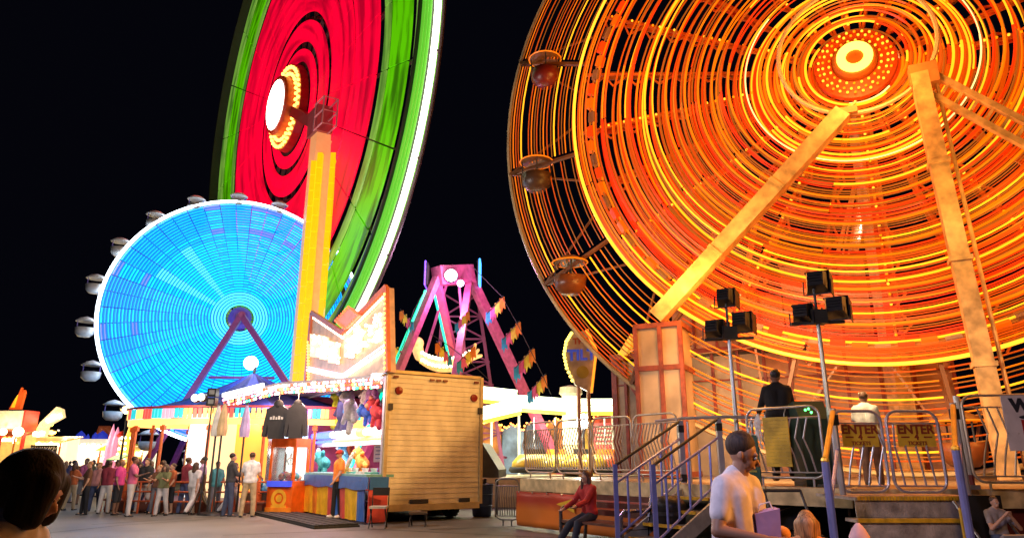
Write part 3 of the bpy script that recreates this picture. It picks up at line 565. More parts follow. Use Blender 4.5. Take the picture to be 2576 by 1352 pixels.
def claw_machine():
    p=P(727,1190,21.4); p=V((p.x,p.y,0)); T=thing('claw_machine','bright orange claw machine with a glass window beside game trailer','arcade machine',p)
    ax=(FDIR.lerp(V((-1,0,0)),.35).normalized(),None,Zv); X=V((.96,-.28,0)).normalized(); Y=V((-X.y,X.x,0)); A=(X,Y,Zv); o=mat('cabinet_orange',(.75,.13,.01),.35)
    def q(x,y,z): return p+X*x+Y*y+Zv*z
    b=MB(); b.box(q(0,0,.48),(.85,.8,.9),A); b.build('cabinet_base',o,T)
    b=MB(); b.box(q(0,0,2.03),(.85,.8,.26),A); [b.box(q(sx*.39,sy*.365,1.42),(.07,.07,.96),A) for sx in(-1,1) for sy in(-1,1)]; b.build('cabinet_frame',o,T)
    b=MB(); b.box(q(0,-.385,1.42),(.68,.012,.94),A); b.build('window_pane',mat('clear_glass',(.9,.95,.95),.05,trans=.92,var=0),T)
    b=MB(); b.box(q(0,.3,1.42),(.7,.03,.94),A); b.build('lit_backboard',glow('claw_backlight',(.8,.95,.9),1.3,True),T)
    b=MB(); b.tube(q(.02,0,1.9),q(.02,0,1.62),.02); b.tube(q(-.15,0,1.0),q(-.15,0,1.85),.03); [b.path([q(.02,0,1.62),q(.02+.12*math.cos(k*2.1),.12*math.sin(k*2.1),1.52),q(.02+.05*math.cos(k*2.1),.05*math.sin(k*2.1),1.4)],.014) for k in range(3)]; b.build('claw',M_CH,T)
    b=MB(); [b.ball(q(random.uniform(-.25,.25),random.uniform(-.2,.2),1.0+random.random()*.12),.09,k%4,8,6) for k in range(22)]; b.build('prize_heap',[mat('pz1',(.1,.4,.5),.7),mat('pz2',(.7,.6,.5),.7),mat('pz3',(.6,.1,.2),.7),mat('pz4',(.1,.2,.6),.7)],T,True)['kind']='stuff'
    b=MB(); b.box(q(0,-.44,.86),(.78,.14,.16),A); b.build('control_shelf',mat('panel_blue',(.05,.08,.5),.3,emit=(.05,.1,1),es=.6),T)
    b=MB(); b.lathe([(.16,0),(.24,0),(.26,.02),(.16,.02)],q(0,-.405,.45),20,ax=(X,Zv,-Y)); b.lathe([(0,0),(.1,0),(.1,.015),(0,.015)],q(0,-.405,.45),16,ax=(X,Zv,-Y)); b.box(q(0,-.41,.2),(.5,.02,.12),A); b.build('painted_emblem',mat('emblem_yellow',(.75,.4,.03),.4),T)
    b=MB(); b.box(q(0,-.415,.1),(.86,.05,.2),A); b.build('kick_plate',mat('kick_orange',(.8,.25,.02),.4),T)
    b=MB(); b.box(q(0,-.02,2.2),(.8,.5,.1),A); b.build('light_topper',glow('topper_cool',(.4,.7,1),3,True),T)
    lamp('POINT',q(0,-.1,1.8),12,(.9,1,.95),.1)
    # toy cart beside it
    c=P(662,1232,22); c=V((c.x,c.y,0)); T=thing('toy_barrow','dark wooden barrow heaped with cyan plush beside claw machine','barrow',c)
    b=MB(); b.box(c+Zv*.42,(.9,.6,.3)); [b.box(c+V((sx*.35,sy*.22,.14)),(.08,.08,.27)) for sx in(-1,1) for sy in(-1,1)]; b.build('tray',mat('barrow_wood',(.07,.05,.035),.6),T)
    b=MB(); cc=[mat('cart_cyan',(.03,.4,.5),.7),mat('cart_blue',(.05,.25,.5),.7),mat('cart_pale',(.3,.5,.55),.7)]
    for k in range(14): b.ball(c+V((random.uniform(-.35,.4),random.uniform(-.22,.22),.62+random.random()*.28)),random.uniform(.1,.17),k%3,8,6)
    b.build('plush_heap',cc,T,True)
claw_machine()
def trailer_extras():
    T=thing('rubber_mat','long black ribbed walkway mat in front of game counter','mat',TP(3,-1.2,0)); b=MB()
    for i in range(9): b.box(TP(3.2,-.82-i*.12,.05),(7.2,.1,.06+.012*(i%2)),AX)
    b.box(TP(3.2,-1.3,.02),(7.3,1.1,.04),AX); b.build('base',M_RB,T)
    def stool(name,lab,px,py,Y,cush,h,back):
        c=P(px,py,Y); c=V((c.x,c.y,0)); T=thing(name,lab,'stool' if not back else 'chair',c)
        b=MB(); b.box(c+Zv*h,(.4,.36,.05)); b.build('seat',cush,T)
        for sx in (-1,1):
            b=MB(); b.tube(c+V((sx*.19,-.17,0)),c+V((sx*.19,.17,h)),.016); b.build('leg',M_BK,T); b=MB(); b.tube(c+V((sx*.17,.19,0)),c+V((sx*.17,-.15,h)),.016); b.build('leg',M_BK,T)
        if back:
            b=MB(); b.path([c+V((-.19,.17,h)),c+V((-.19,.22,h+.42)),c+V((.19,.22,h+.42)),c+V((.19,.17,h))],.016); b.box(c+V((0,.21,h+.33)),(.38,.02,.16)); b.build('backrest',M_BK,T)
    stool('folding_chair','black folding chair with pale seat by the striped skirt',952,1290,16.9,mat('seat_pale',(.5,.48,.42),.5),.46,True)
    stool('step_stool','small dark wooden stool at foot of the ribbed trailer end',1052,1287,17.4,mat('stool_brown',(.12,.07,.03),.6),.3,False)
    c=P(1212,1255,20.3); c=V((c.x,c.y,0)); T=thing('trash_barrel','dark blue trash barrel behind the ribbed trailer corner','trash barrel',c)
    b=MB(); b.lathe([(0,.02),(.26,.02),(.3,.4),(.31,.82),(.33,.84),(.33,.88),(.29,.88),(.27,.8),(.25,.1),(0,.1)],c,20); b.build('body',mat('barrel_blue',(.02,.04,.14),.4),T,True)
    b=MB(); [b.path([c+V((math.cos(k*PI/10)*r,math.sin(k*PI/10)*r,z)) for k in range(20)],.012,4,0,True) for r,z in ((.3,.3),(.315,.6))]; b.build('band',mat('barrel_band',(.03,.06,.18),.4),T)
    # sloping dark ramp panel
    T=thing('ramp_panel','dark sloping steel panel leaning behind the ribbed trailer','ramp',P(1230,1200,20)); b=MB(); pz=[P(1212,1112,20),P(1254,1180,20),P(1254,1200,20),P(1212,1200,20)]; b.prism(pz,V((.2,1.6,0))); b.build('panel',mat('ramp_dark',(.05,.05,.055),.5),T)
    b=MB(); [b.tube(V((P(x,1200,20).x,20+dy,0)),P(x,1205,20)+V((0,dy,0)),.04) for x in (1216,1248) for dy in (.2,1.3)]; b.build('leg',M_DK,T)
trailer_extras()
# ================================================================ CAROUSEL
def carousel():
    YC=23.4; c=P(633,1000,YC); c=V((c.x,c.y,0)); R=3.87; EY=.5; T=thing('ride_pavilion','oval ride pavilion under blue peaked canopy with striped lit valance','pavilion',c)
    def D2(a): return V((math.cos(a),math.sin(a)*EY,0))
    EX=(V((1,0,0)),V((0,EY,0)),Zv)
    blue=mat('canopy_blue',(.03,.05,.38),.5,bump=.3,bscale=2); zt=P(350,1034,YC).z; zb=P(350,1058,YC).z; za=P(633,938,YC).z
    NS=16; b=MB()
    for i in range(NS):
        a0=2*PI*i/NS;a1=2*PI*(i+1)/NS; prev=None
        for k in range(6):
            f=k/5; r=R*(1-f)+.05; z=zt+(za-zt)*(f**1.5)*1.0; 
            row=[c+V((math.cos(a)*r*(1-.03*math.sin(PI*q)),EY*math.sin(a)*r*(1-.03*math.sin(PI*q)),z-.12*math.sin(PI*q)*(1-f))) for q,a in ((0,a0),(.5,(a0+a1)/2),(1,a1))]
            if prev:
                for j in range(2): b.add([prev[j],prev[j+1],row[j+1],row[j]],[(0,1,2,3)],i%2)
            prev=row
    b.build('canopy',[blue,mat('canopy_dark_blue',(.025,.03,.16),.5)],T)
    cols=[glow('val_red',(1,.08,.06),1.3),glow('val_cyan',(.02,.55,.6),1.2),glow('val_amber',(1,.55,.12),2),glow('val_pink',(1,.3,.4),1.6)]
    b=MB(); NB=150
    for i in range(NB):
        a0=2*PI*i/NB+.006;a1=2*PI*(i+1)/NB-.006; q=[D2(a) for a in (a0,a1)]; mi=[2,2,2,0,0,0,1,1,1][i%9] if i%27<18 else [3,3,3,1,1,2,2,0,0][i%9]
        b.prism([c+q[0]*(R+.1)+Zv*(zt-.02),c+q[1]*(R+.1)+Zv*(zt-.02),c+q[1]*(R+.1)+Zv*zb,c+q[0]*(R+.1)+Zv*zb],-(q[0]+q[1])*.02,mi)
    b.build('valance',cols,T)
    b=MB(); b.lathe([(R+.05,zt+.06),(R+.16,zt+.06),(R+.16,zt),(R+.05,zt),(R+.05,zt+.06)],c,64,ax=EX); b.build('cornice',mat('cornice_red',(.45,.05,.05),.4),T)
    b=MB(); b.lathe([(R-.1,zb-.02),(R+.05,zb-.02),(R+.05,zb-.2),(R-.1,zb-.2),(R-.1,zb-.02)],c,64,ax=EX); b.build('lintel_light',glow('lintel_orange',(1,.5,.12),2.2,True),T)
    b=MB(); b.lathe([(0,.35),(R,.35),(R+.1,.3),(R+.1,.02),(0,.02)],c,64,ax=EX); b.build('platform',mat('platform_maroon',(.18,.06,.04),.5),T)
    po=mat('post_orange',(.55,.12,.03),.4)
    for i in range(14):
        a=2*PI*i/14+.09; p=c+D2(a)*(R-.1); b=MB(); b.tube(p+Zv*.35,p+Zv*(zb-.1),.05,n=8); b.box(p+Zv*.45,(.16,.16,.2)); b.box(p+Zv*(zb-.3),(.14,.14,.14)); b.build('post',po,T)
    # centre drum with lit panels
    cp=[glow('drum_cream',(1,.75,.4),1.1,True),glow('drum_amber',(1,.4,.05),1.2,True),mat('drum_mirror',(.5,.5,.5),.15,.8),glow('drum_white',(.9,.95,1),1.3)]
    for i in range(12):
        a0=2*PI*i/12;a1=2*PI*(i+1)/12; q0=D2(a0)*2.0;q1=D2(a1)*2.0; b=MB()
        b.prism([c+q0+Zv*.4,c+q1+Zv*.4,c+q1+Zv*(zb+.2),c+q0+Zv*(zb+.2)],-(q0+q1)*.02,0); b.build('drum_panel',[cp[i%4]],T)
    hm=[]
    for i in ():
        pass
    hm=[mat('horse_white',(.7,.68,.62),.4),mat('horse_brown',(.25,.12,.05),.4),mat('horse_cream',(.65,.5,.3),.4)]
    for i in range(0):
        a=2*PI*i/12+.2; d=V((math.cos(a),math.sin(a),0)); t=V((-d.y,d.x,0)); p=c+d*3.6+Zv*(1.15+.25*(i%2)); b=MB()
        b.capsule(p-t*.35,.19,p+t*.3,.21); b.capsule(p+t*.4+Zv*.1,.13,p+t*.62+Zv*.5,.09); b.capsule(p+t*.62+Zv*.55,.09,p+t*.88+Zv*.4,.06); b.capsule(p-t*.5+Zv*.05,.06,p-t*.75-Zv*.2,.03)
        for sx,k in ((-.4,.12),(-.3,-.1),(.25,.25),(.35,.1)): b.capsule(p+t*sx-Zv*.1,.08,p+t*(sx+k)-Zv*.42,.05); b.capsule(p+t*(sx+k)-Zv*.42,.05,p+t*(sx+k-.12)-Zv*.7,.04)
        h=b.build('horse',hm[i%3],T,True); b=MB(); b.ball(p+Zv*.17,.17,0,8,6,(1,1,.5)); b.build('saddle',[M_RED,M_YEL,mat('sad_blue',(.05,.1,.4),.4)][i%3],h)
        b=MB(); b.tube(V((p.x,p.y,.35)),V((p.x,p.y,zb)),.025); b.build('pole',mat('brass',(.7,.45,.12),.25,.9),h)
    b=MB(); b.tube(c+Zv*za,c+Zv*(za+.5),.05); b.ball(P(631,912,YC),.24,1,14,10); b.build('finial_lamp',[M_DK,glow('finial_white',(.95,.95,1),6,True)],T)
    for px,py in ((492,1000),(508,998)):
        p=P(px,py,21.2); b=MB(); b.lathe([(0,.0),(.12,-.02),(.14,.1),(.08,.2),(0,.22)],p,14,ax=(V((1,0,0)),Zv,V((0,1,0)))); f=b.build('flood_lamp',M_BK,T); b=MB(); b.ball(p-V((0,.06,0)),.11,0,10,6,(1,.3,1)); b.build('lens',glow('lens_warm',(1,.92,.75),8,True),f)
    lamp('POINT',c+V((-2.2,-1.3,2.7)),70,(1,.62,.25),.3); lamp('POINT',c+V((.6,-1.4,2.7)),90,(1,.66,.3),.3); lamp('POINT',c+V((-1.2,-2.6,2.9)),90,(1,.75,.45),.4); lamp('POINT',P(631,912,YC)-V((0,.8,0)),70,(.9,.93,1),.3)
    # loading ramp, fence
    a=G(372,1255); T=thing('queue_fence','low orange railing around front edge of the oval pavilion','fence',a); b=MB(); pts=[c+D2(t)*(R+.55) for t in [PI*1.05+PI*.9*i/20 for i in range(21)]]
    for z in (.35,.62,.9): b.path([p+Zv*z for p in pts],.025,5)
    for p in pts: b.tube(p,p+Zv*.92,.03)
    b.build('rail',mat('rail_orange',(.5,.1,.03),.4),T)
carousel()
def umbrellas():
    for px,y0,y1,Y,m,lab in ((551,1017,1096,20.95,mat('brolly_white',(.75,.73,.66),.7,bump=.4,bscale=9),'closed white patio umbrella in front of the oval pavilion'),(566,1012,1094,20.8,mat('brolly_cream',(.7,.5,.25),.7,bump=.4,bscale=9),'closed cream patio umbrella between white and lilac ones'),(622,1016,1098,20.75,mat('brolly_lilac',(.5,.4,.7),.7,bump=.4,bscale=9),'closed lilac patio umbrella behind man in white shirt')):
        t=P(px,y0,Y);b0=P(px,y1,Y); T=thing('patio_umbrella',lab,'umbrella',(t.x,t.y,0),'closed umbrellas near the oval pavilion'); b=MB(); h=t.z-b0.z; n=24
        prof=[(.008,h+.05),(.045,h*.9),(.09,h*.6),(.125,h*.2),(.11,0)]
        vs=[];
        for i in range(n):
            a=2*PI*i/n; k=1+.28*math.cos(a*8)
            for r,z in prof: vs.append(V((t.x+math.cos(a)*r*k,t.y+math.sin(a)*r*k,b0.z+z)))
        m_=len(prof); b.add(vs,[(i*m_+j,((i+1)%n)*m_+j,((i+1)%n)*m_+j+1,i*m_+j+1) for i in range(n) for j in range(m_-1)]); b.build('canopy',m,T,True)
        b=MB(); b.tube((t.x,t.y,0.04),(t.x,t.y,t.z+.06),.03); b.lathe([(0,.1),(.25,.06),(.28,0.005),(0,0.005)],(t.x,t.y,0),14); b.build('pole',M_DK,T)
umbrellas()
def speaker_stand():
    p=P(535,998,20.9); T=thing('loudspeaker_stand','two black loudspeakers stacked on a thin pole before the oval pavilion','loudspeaker',(p.x,p.y,0)); b=MB(); b.tube((p.x,p.y,0.02),(p.x,p.y,p.z-.1),.025)
    for k in range(3): a=k*2.1; b.tube((p.x,p.y,.7),(p.x+.35*math.cos(a),p.y+.35*math.sin(a),.02),.014)
    b.build('stand',M_DK,T)
    for z in (.14,-.14):
        b=MB(); b.box(p+V((0,0,z)),(.26,.24,.24)); s=b.build('speaker',M_BK,T); b=MB(); b.box(p+V((.01,-.125,z)),(.16,.01,.13)); b.build('grille',mat('grille_grey',(.25,.25,.22),.5),s)
speaker_stand()
# ================================================================ SWING RIDE
def swing_ride():
    T1=P(1098,700,26); T2=P(1182,696,27.2); T=thing('pirate_ship_ride','pink steel frame swing ride with glowing boat behind the trailer','fairground ride',((T1.x+T2.x)/2,26.6,0))
    pk=mat('frame_pink',(.5,.1,.22),.4,var=.2); pd=mat('lattice_purple',(.22,.04,.12),.5)
    def foot(top,through,Y):
        q=P(through[0],through[1],Y); d=q-top; return top+d*(top.z/(top.z-q.z))
    f=[foot(T1,(1003,930),24),foot(T1,(1152,940),28.5),foot(T2,(1146,940),24.3),foot(T2,(1356,1065),29.5)]
    for top,ft,w in ((T1,f[0],.26),(T1,f[1],.26),(T2,f[2],.26),(T2,f[3],.34)):
        b=MB(); b.beam(ft,top,w,w); b.box((ft.x,ft.y,.06),(.8,.8,.12)); b.build('leg',pk,T)
    nz=glow('neon_green',(.0,.85,.45),1.6,True); 
    for top,ft in ((T1,f[0]),(T1,f[1])):
        b=MB(); o=V((-.22,-.1,0)); b.tube(ft.lerp(top,.15)+o,ft.lerp(top,.93)+o,.055,n=6); b.build('neon_tube',nz,T)
    b=MB(); b.beam(T1+Zv*.1,T2+Zv*.1,.6,.75); hd=b.build('top_beam',pk,T)
    b=MB(); e=T2+V((.35,0,.1)); b.box(e,(.08,.8,1.0)); b.path([e+V((.06,-.42,-.5)),e+V((.06,-.42,.55)),e+V((.06,.42,.55)),e+V((.06,.42,-.5))],.04,5,1,True); b.build('end_sign',[M_DK,glow('neon_blue',(.05,.35,1),3)],hd)
    e=T1+V((-.35,0,.1)); b=MB(); b.box(e,(.08,.8,.9)); b.path([e+V((-.06,-.42,-.45)),e+V((-.06,-.42,.5)),e+V((-.06,.42,.5)),e+V((-.06,.42,-.45))],.035,5,1,True); b.build('end_sign',[M_DK,glow('neon_violet',(.25,.1,1),1.5)],hd)
    sp=P(1134,692,25.7); b=MB(); b.lathe([(0,0),(.26,0),(.28,.15),(.2,.4),(0,.42)],sp,18,ax=(V((1,0,0)),Zv,V((0,1,0)))); fl=b.build('flood_lamp',M_BK,hd); b=MB(); b.ball(sp,.24,0,14,8,(1,.35,1)); b.build('lens',glow('lens_cool',(.85,.95,1),14,True),fl)
    sp2=P(1158,712,25.9); b=MB(); b.ball(sp2,.14,0,12,8,(1,.4,1)); b.build('magenta_lamp',glow('lens_magenta',(1,.55,1),9,True),hd)
    # back lattice tower
    L=[P(1118,740,29.5),P(1200,740,29.5)]; b=MB(); ft=[P(1075,1150,29.5),P(1275,1150,29.5)]
    b.beam(L[0],ft[0]-Zv*1.4,.14,.14); b.beam(L[1],ft[1]-Zv*1.4,.14,.14)
    for i in range(7):
        a=L[0].lerp(ft[0],i/7);c=L[1].lerp(ft[1],(i+1)/7);d=L[1].lerp(ft[1],i/7);e=L[0].lerp(ft[0],(i+1)/7); b.beam(a,c,.07,.07); b.beam(d+V((0,.1,0)),e+V((0,.1,0)),.07,.07); b.beam(e,c,.07,.07)
    b.build('lattice_tower',pd,T)
    # glowing boat on its swing arms
    c=P(1118,918,27); b=MB(); n=14; X=V((1,.12,0)).normalized()
    sec=[]
    for i in range(n+1):
        s=i/n*2-1; x=s*1.0; z=.38*abs(s)**2.2; w=.45*(1-abs(s)**2.5)+.05; sec.append([c+X*x+V((0,-w,.18+z)),c+X*x+V((0,-w*.8,-.1+z)),c+X*x+V((0,0,-.28+z)),c+X*x+V((0,w*.8,-.1+z)),c+X*x+V((0,w,.18+z))])
    vs=[p for s in sec for p in s]; b.add(vs,[(i*5+j,i*5+j+1,(i+1)*5+j+1,(i+1)*5+j) for i in range(n) for j in range(4)]); 
    gb=mat('boat_gold',(.7,.45,.15),.4,emit=(1,.5,.17),es=.85,var=.3,lit=True); bt=b.build('boat',gb,T)
    b=MB(); h=c-X*1.0+Zv*.55; b.capsule(h-Zv*.2,.2,h+Zv*.15-X*.1,.24); b.ball(h+Zv*.3-X*.1,.26,0,12,8); b.capsule(h+Zv*.25-X*.15,.16,h+Zv*.12-X*.45,.1); b.build('figurehead',gb,bt,True)
    b=MB(); h=c+X*1.05+Zv*.6; [b.capsule(h-Zv*.3,.12,h+X*(.15+.12*k)+Zv*(.25-.22*k),.06) for k in range(3)]; b.build('tail_fin',gb,bt,True)
    b=MB(); [b.ball(sec[i][j]+V((0,-.06,0)),.07,0,6,4) for i in range(n+1) for j in (0,1)]; b.build('bulb',B_W,bt)
    b=MB(); m=(T1+T2)/2; [b.beam(m+X*k*.2,c+X*k*.8+Zv*.3,.1,.1) for k in (-1,1)]; b.build('swing_arm',pd,T)
    lamp('POINT',sp+V((0,-.6,0)),120,(.95,.85,1),.3); lamp('POINT',sp2+V((0,-.7,-.5)),420,(1,.35,.85),.3); lamp('POINT',c-V((0,1,0)),90,(1,.6,.25),.4)
swing_ride()
FC=[mat('flag_blue',(.03,.35,.65),.7,emit=(.03,.35,.65),es=.0),mat('flag_pink',(.75,.12,.35),.7),mat('flag_yellow',(.85,.7,.08),.7),mat('flag_orange',(.85,.25,.03),.7)]
def pennants():
    def make(p,lab,s=1.0,flip=1,cab=None,dark=False):
        T=thing('streamer_flag',lab,'flag',p,'streamer flags on the ride cables')
        D=V((.42*flip,0,.45))*s
        for k in range(4):
            o=p+D*(k/3-.5); b=MB(); w=.16*s; fl=[(-w*.5,0),(w*.5,.06*s),(w*.6+.02,-.34*s),(w*.2,-.28*s),(0,-.46*s),(-w*.25,-.3*s),(-w*.45,-.36*s)]
            b.prism([o+V((x*1.0,.02*math.sin(z*9+k),z)) for x,z in fl],V((0,.012,0))); b.build('streamer',FC[k],T)
        b=MB(); b.tube(p-D*.62+Zv*.02,p+D*.62+Zv*.05,.012*s); b.build('tie_cord',M_DK,T)
    L=[(1245,768,26,1.25,1,'topmost streamer flag beside the thick pink leg'),(1285,832,25.6,1.25,1,'second streamer flag down the thick pink leg'),(1318,902,25.2,1.35,1,'large orange topped streamer flag below two others'),(1350,966,24.8,1.2,1,'lowest streamer flag above the bright white beams'),
       (1022,797,24.5,.9,-1,'dim streamer flag left of the green neon tube'),(1000,880,24.2,.9,-1,'dim streamer flag just above trailer roof at left'),(1115,880,23.6,1.0,-1,'streamer flag hanging over the glowing boat'),(1172,892,23.6,1.1,1,'orange streamer flag right of the glowing boat'),(1162,800,24.5,.9,1,'small streamer flag between the middle pink legs')]
    for px,py,Y,s,fp,lab in L: make(P(px,py,Y),lab,s,fp)
    for pts,lab in (([P(1190,672,26.3),P(1262,745,26),P(1300,812,25.6),P(1334,880,25.2),P(1366,945,24.8),P(1385,990,24.6)],'dark cable that carries flags beside the thick pink leg'),([P(1065,735,24.4),P(1040,780,24.5),P(1016,862,24.2),P(985,930,24)],'dark cable that carries two dim flags by green neon'),([P(1085,840,23.6),P(1130,870,23.6),P(1185,912,23.6),P(1230,955,23.6)],'slack dark cable crossing in front of the boat')):
        b=MB(); b.path(pts,.014,5); o=b.build('flag_cable',M_DK); tag(o,lab,'cable')
pennants()
# ================================================================ BRIGHT BEAM RIDE + TILT SIGN
def beam_ride():
    c=P(1440,1050,27); T=thing('bumper_car_pavilion','open ride pavilion with glaring white light beams behind the deck','fairground ride',(c.x,c.y,0))
    tb=glow('beam_white',(.95,1,.66),5,True); yl=glow('beam_yellow',(1,.8,.05),1.6); st=mat('pavilion_cream',(.6,.55,.35),.5)
    segs=[((1205,990),(1300,1000),27),((1205,1045),(1310,1020),26),((1290,1012),(1425,1022),26.5),((1455,1022),(1540,1022),27)]
    for (a,b_,Y) in segs:
        p,q=P(*a,Y),P(*b_,Y); b=MB(); b.beam(p+V((0,.5,0)),q+V((0,.5,0)),.5,.34); r=b.build('roof_beam',st,T)
        b=MB(); [b.tube(p+V((0,0,z)),q+V((0,0,z)),.11,n=8) for z in (.2,-.06)]; b.build('light_tube',tb,r); b=MB(); b.beam(p+V((0,0,-.26)),q+V((0,0,-.26)),.12,.12); b.build('edge_light',yl,r)
    b=MB(); p=P(1438,980,26.2); b.tube((p.x,p.y+.5,0),(p.x,p.y+.5,p.z),.32,n=16); b.lathe([(0,.25),(.42,.15),(.45,-.1),(.33,-.2)],p+V((0,.5,0)),18); col=b.build('column',mat('column_cream',(.6,.52,.3),.5),T); b=MB(); b.tube((p.x,p.y+.5,p.z-2.0),(p.x,p.y+.5,p.z+.05),.345,n=16); b.build('light_sleeve',glow('column_glow',(1,.95,.6),1.5,True),col)
    for px in (1235,1305,1545): p=P(px,1030,27); b=MB(); b.tube((p.x,p.y+.6,0),(p.x,p.y+.6,p.z),.05); b.build('post',mat('post_pale',(.6,.6,.5),.4),T)
    # scenic panels with wavy tops
    pm=[mat('scenic_orange',(.6,.22,.04),.5,var=.6,scale=1.5),mat('scenic_blue',(.12,.2,.35),.5,var=.7,scale=1.3),mat('scenic_yellow',(.65,.45,.05),.5,var=.6,scale=1.7),mat('scenic_red',(.55,.08,.04),.5,var=.6,scale=1.5)]
    for i,(x0,x1,y0,Y,m) in enumerate(((1205,1262,1070,30,0),(1262,1318,1082,30,1),(1318,1375,1072,30.5,1),(1375,1432,1068,30.5,0),(1432,1492,1060,31,2),(1492,1545,1050,31,3))):
        p,q=P(x0+1,y0,Y),P(x1-1,y0,Y); b=MB(); top=[p.lerp(q,k/10)+Zv*(.22*math.sin(k*PI/10)+.06*math.sin(k*1.9)) for k in range(11)]; b.prism([V((p.x,p.y,.98)),V((q.x,q.y,.98))]+top[::-1],V((0,.12,0))); s=b.build('scenic_panel',pm[m],T)
        b=MB(); [b.ball(t+V((0,-.03,.03)),.045,0,6,4) for t in top]; b.build('bulb_edge',B_O,s)
    b=MB(); c0=P(1380,1150,28); b.box((c0.x,c0.y-.3,.5),(7.8,7.6,.94)); b.build('floor',mat('pavilion_floor',(.5,.42,.28),.4),T)
    b=MB(); c0=P(1520,1095,28); b.box(c0,(.9,.1,1.0)); s=b.build('menu_board',mat('menu_red',(.7,.1,.12),.4,var=.1),T)
    b=MB(); [b.box(c0+V((0,-.06,.35-.16*k)),(.7-.1*(k%2),.012,.08)) for k in range(5)]; b.build('print_line',mat('menu_white',(.75,.72,.6),.5),s)
    sp=P(1468,1058,25); b=MB(); b.lathe([(0,0),(.22,0),(.24,.1),(.14,.3),(0,.32)],sp,16,ax=(V((1,0,0)),Zv,V((0,1,0)))); b.tube((sp.x,sp.y+.2,0),(sp.x,sp.y+.2,sp.z),.04); fl=b.build('flood_lamp',M_BK,T); b=MB(); b.ball(sp,.26,0,14,8,(1,.35,1)); b.build('lens',glow('flood_white',(.95,1,.98),20,True),fl)
    lamp('POINT',sp-V((0,.7,0)),260,(.95,1,.95),.2); lamp('AREA',P(1330,1040,26)+V((0,0,-.3)),380,(1,1,.7),6,aim=(P(1330,1040,26).x,27,0),sy=1.2)
    lamp('POINT',P(1330,1010,25.4),140,(1,1,.7),.5); q_=P(1370,1090,28.6); lamp('POINT',q_,150,(1,.8,.45),.4); q_=P(1500,1090,28.6); lamp('POINT',q_,110,(1,.7,.4),.4)  # last two point lamps added to brighten the scenic panels
    # ride cars
    for i,(px,Y,col) in enumerate(((1345,24.5,(.65,.45,.04)),(1400,25,(.7,.5,.04)),(1470,24.5,(.7,.45,.03)),(1530,25,(.6,.1,.03)))):
        p=P(px,1180,Y+1); p=V((p.x,p.y,.98)); Tc=thing('bumper_car',['yellow bumper car at left of pavilion floor','yellow bumper car left of the flood light','yellow bumper car below the flood light','red bumper car by the brown frame post'][i],'bumper car',p,'bumper cars on the pavilion floor'); m=mat('car_%d'%i,col,.3)
        b=MB(); n=20; b.lathe([(0,.15),(.75,.15),(.85,.25),(.8,.5),(.55,.75),(.5,.7),(.6,.4),(0,.4)],p,n); b.build('body',m,Tc,True); b=MB(); b.lathe([(.85,.12),(.95,.2),(.9,.32),(.8,.3)],p,n); b.build('bumper_ring',M_RB,Tc,True); b=MB(); b.box(p+V((0,.4,.75)),(.7,.15,.4)); b.build('backrest',[M_BK,M_ORP][i%2],Tc); b=MB(); b.tube(p+V((0,.6,.5)),p+V((0,.6,2.1)),.025); b.build('pole',M_ST,Tc)
beam_ride()
def tilt_sign():
    Y=24; T=thing('tilt_sign','bulb edged upright ride sign with blue lettering','sign',P(1462,980,Y)); o=[(1440,837),(1475,829),(1499,882),(1497,915),(1487,987),(1447,966),(1428,925),(1421,890),(1426,860)]
    pts=[P(x,y,Y) for x,y in o]; b=MB(); b.prism(pts,V((0,.25,0))); b.build('board',mat('tilt_board',(.45,.4,.36),.5,var=.3,scale=3),T)
    b=MB(); edge=[(1440,837),(1427,858),(1421,890),(1428,925),(1447,966)]
    pp=[P(x-3,y,Y) for x,y in edge]; [b.ball(p.lerp(q,k/4),.06,0,6,4) for p,q in zip(pp,pp[1:]) for k in range(4)]; b.build('bulb',B_Y,T)
    b=MB(); b.beam(P(1475,829,Y)-V((0,.05,0)),P(1499,882,Y)-V((0,.05,0)),.1,.1); b.beam(P(1499,882,Y)-V((0,.05,0)),P(1487,987,Y)-V((0,.05,0)),.08,.08); b.build('edge_tube',glow('edge_orange',(1,.3,.02),1.6),T)
    c=P(1462,893,Y)-V((0,.03,0)); text('TILT',.52,mat('tilt_blue',(.02,.08,.5),.4,emit=(.01,.08,.7),es=.35,var=0),c,(1,0,.04),(0,0,1),T,bold=.02); text('THE',.3,mat('tilt_red',(.4,.06,.04),.4),P(1460,858,Y)-V((0,.03,0)),(1,0,.04),(0,0,1),T,bold=.01)
    b=MB(); q=P(1465,935,Y)-V((0,.03,0)); b.lathe([(0,.02),(.22,.0),(.22,-.02)],q,16,ax=(V((1,0,0)),Zv,V((0,-1,0)))); b.build('emblem',mat('tilt_emblem',(.4,.33,.05),.5),T)
    p=P(1480,987,Y+.12); b=MB(); b.tube((p.x,p.y,0),(p.x,p.y,p.z+.3),.07); p=P(1455,975,Y+.12); b.tube((p.x,p.y,0),(p.x,p.y,p.z+.2),.07); b.build('post',mat('post_orange2',(.5,.25,.12),.5),T)
tilt_sign()
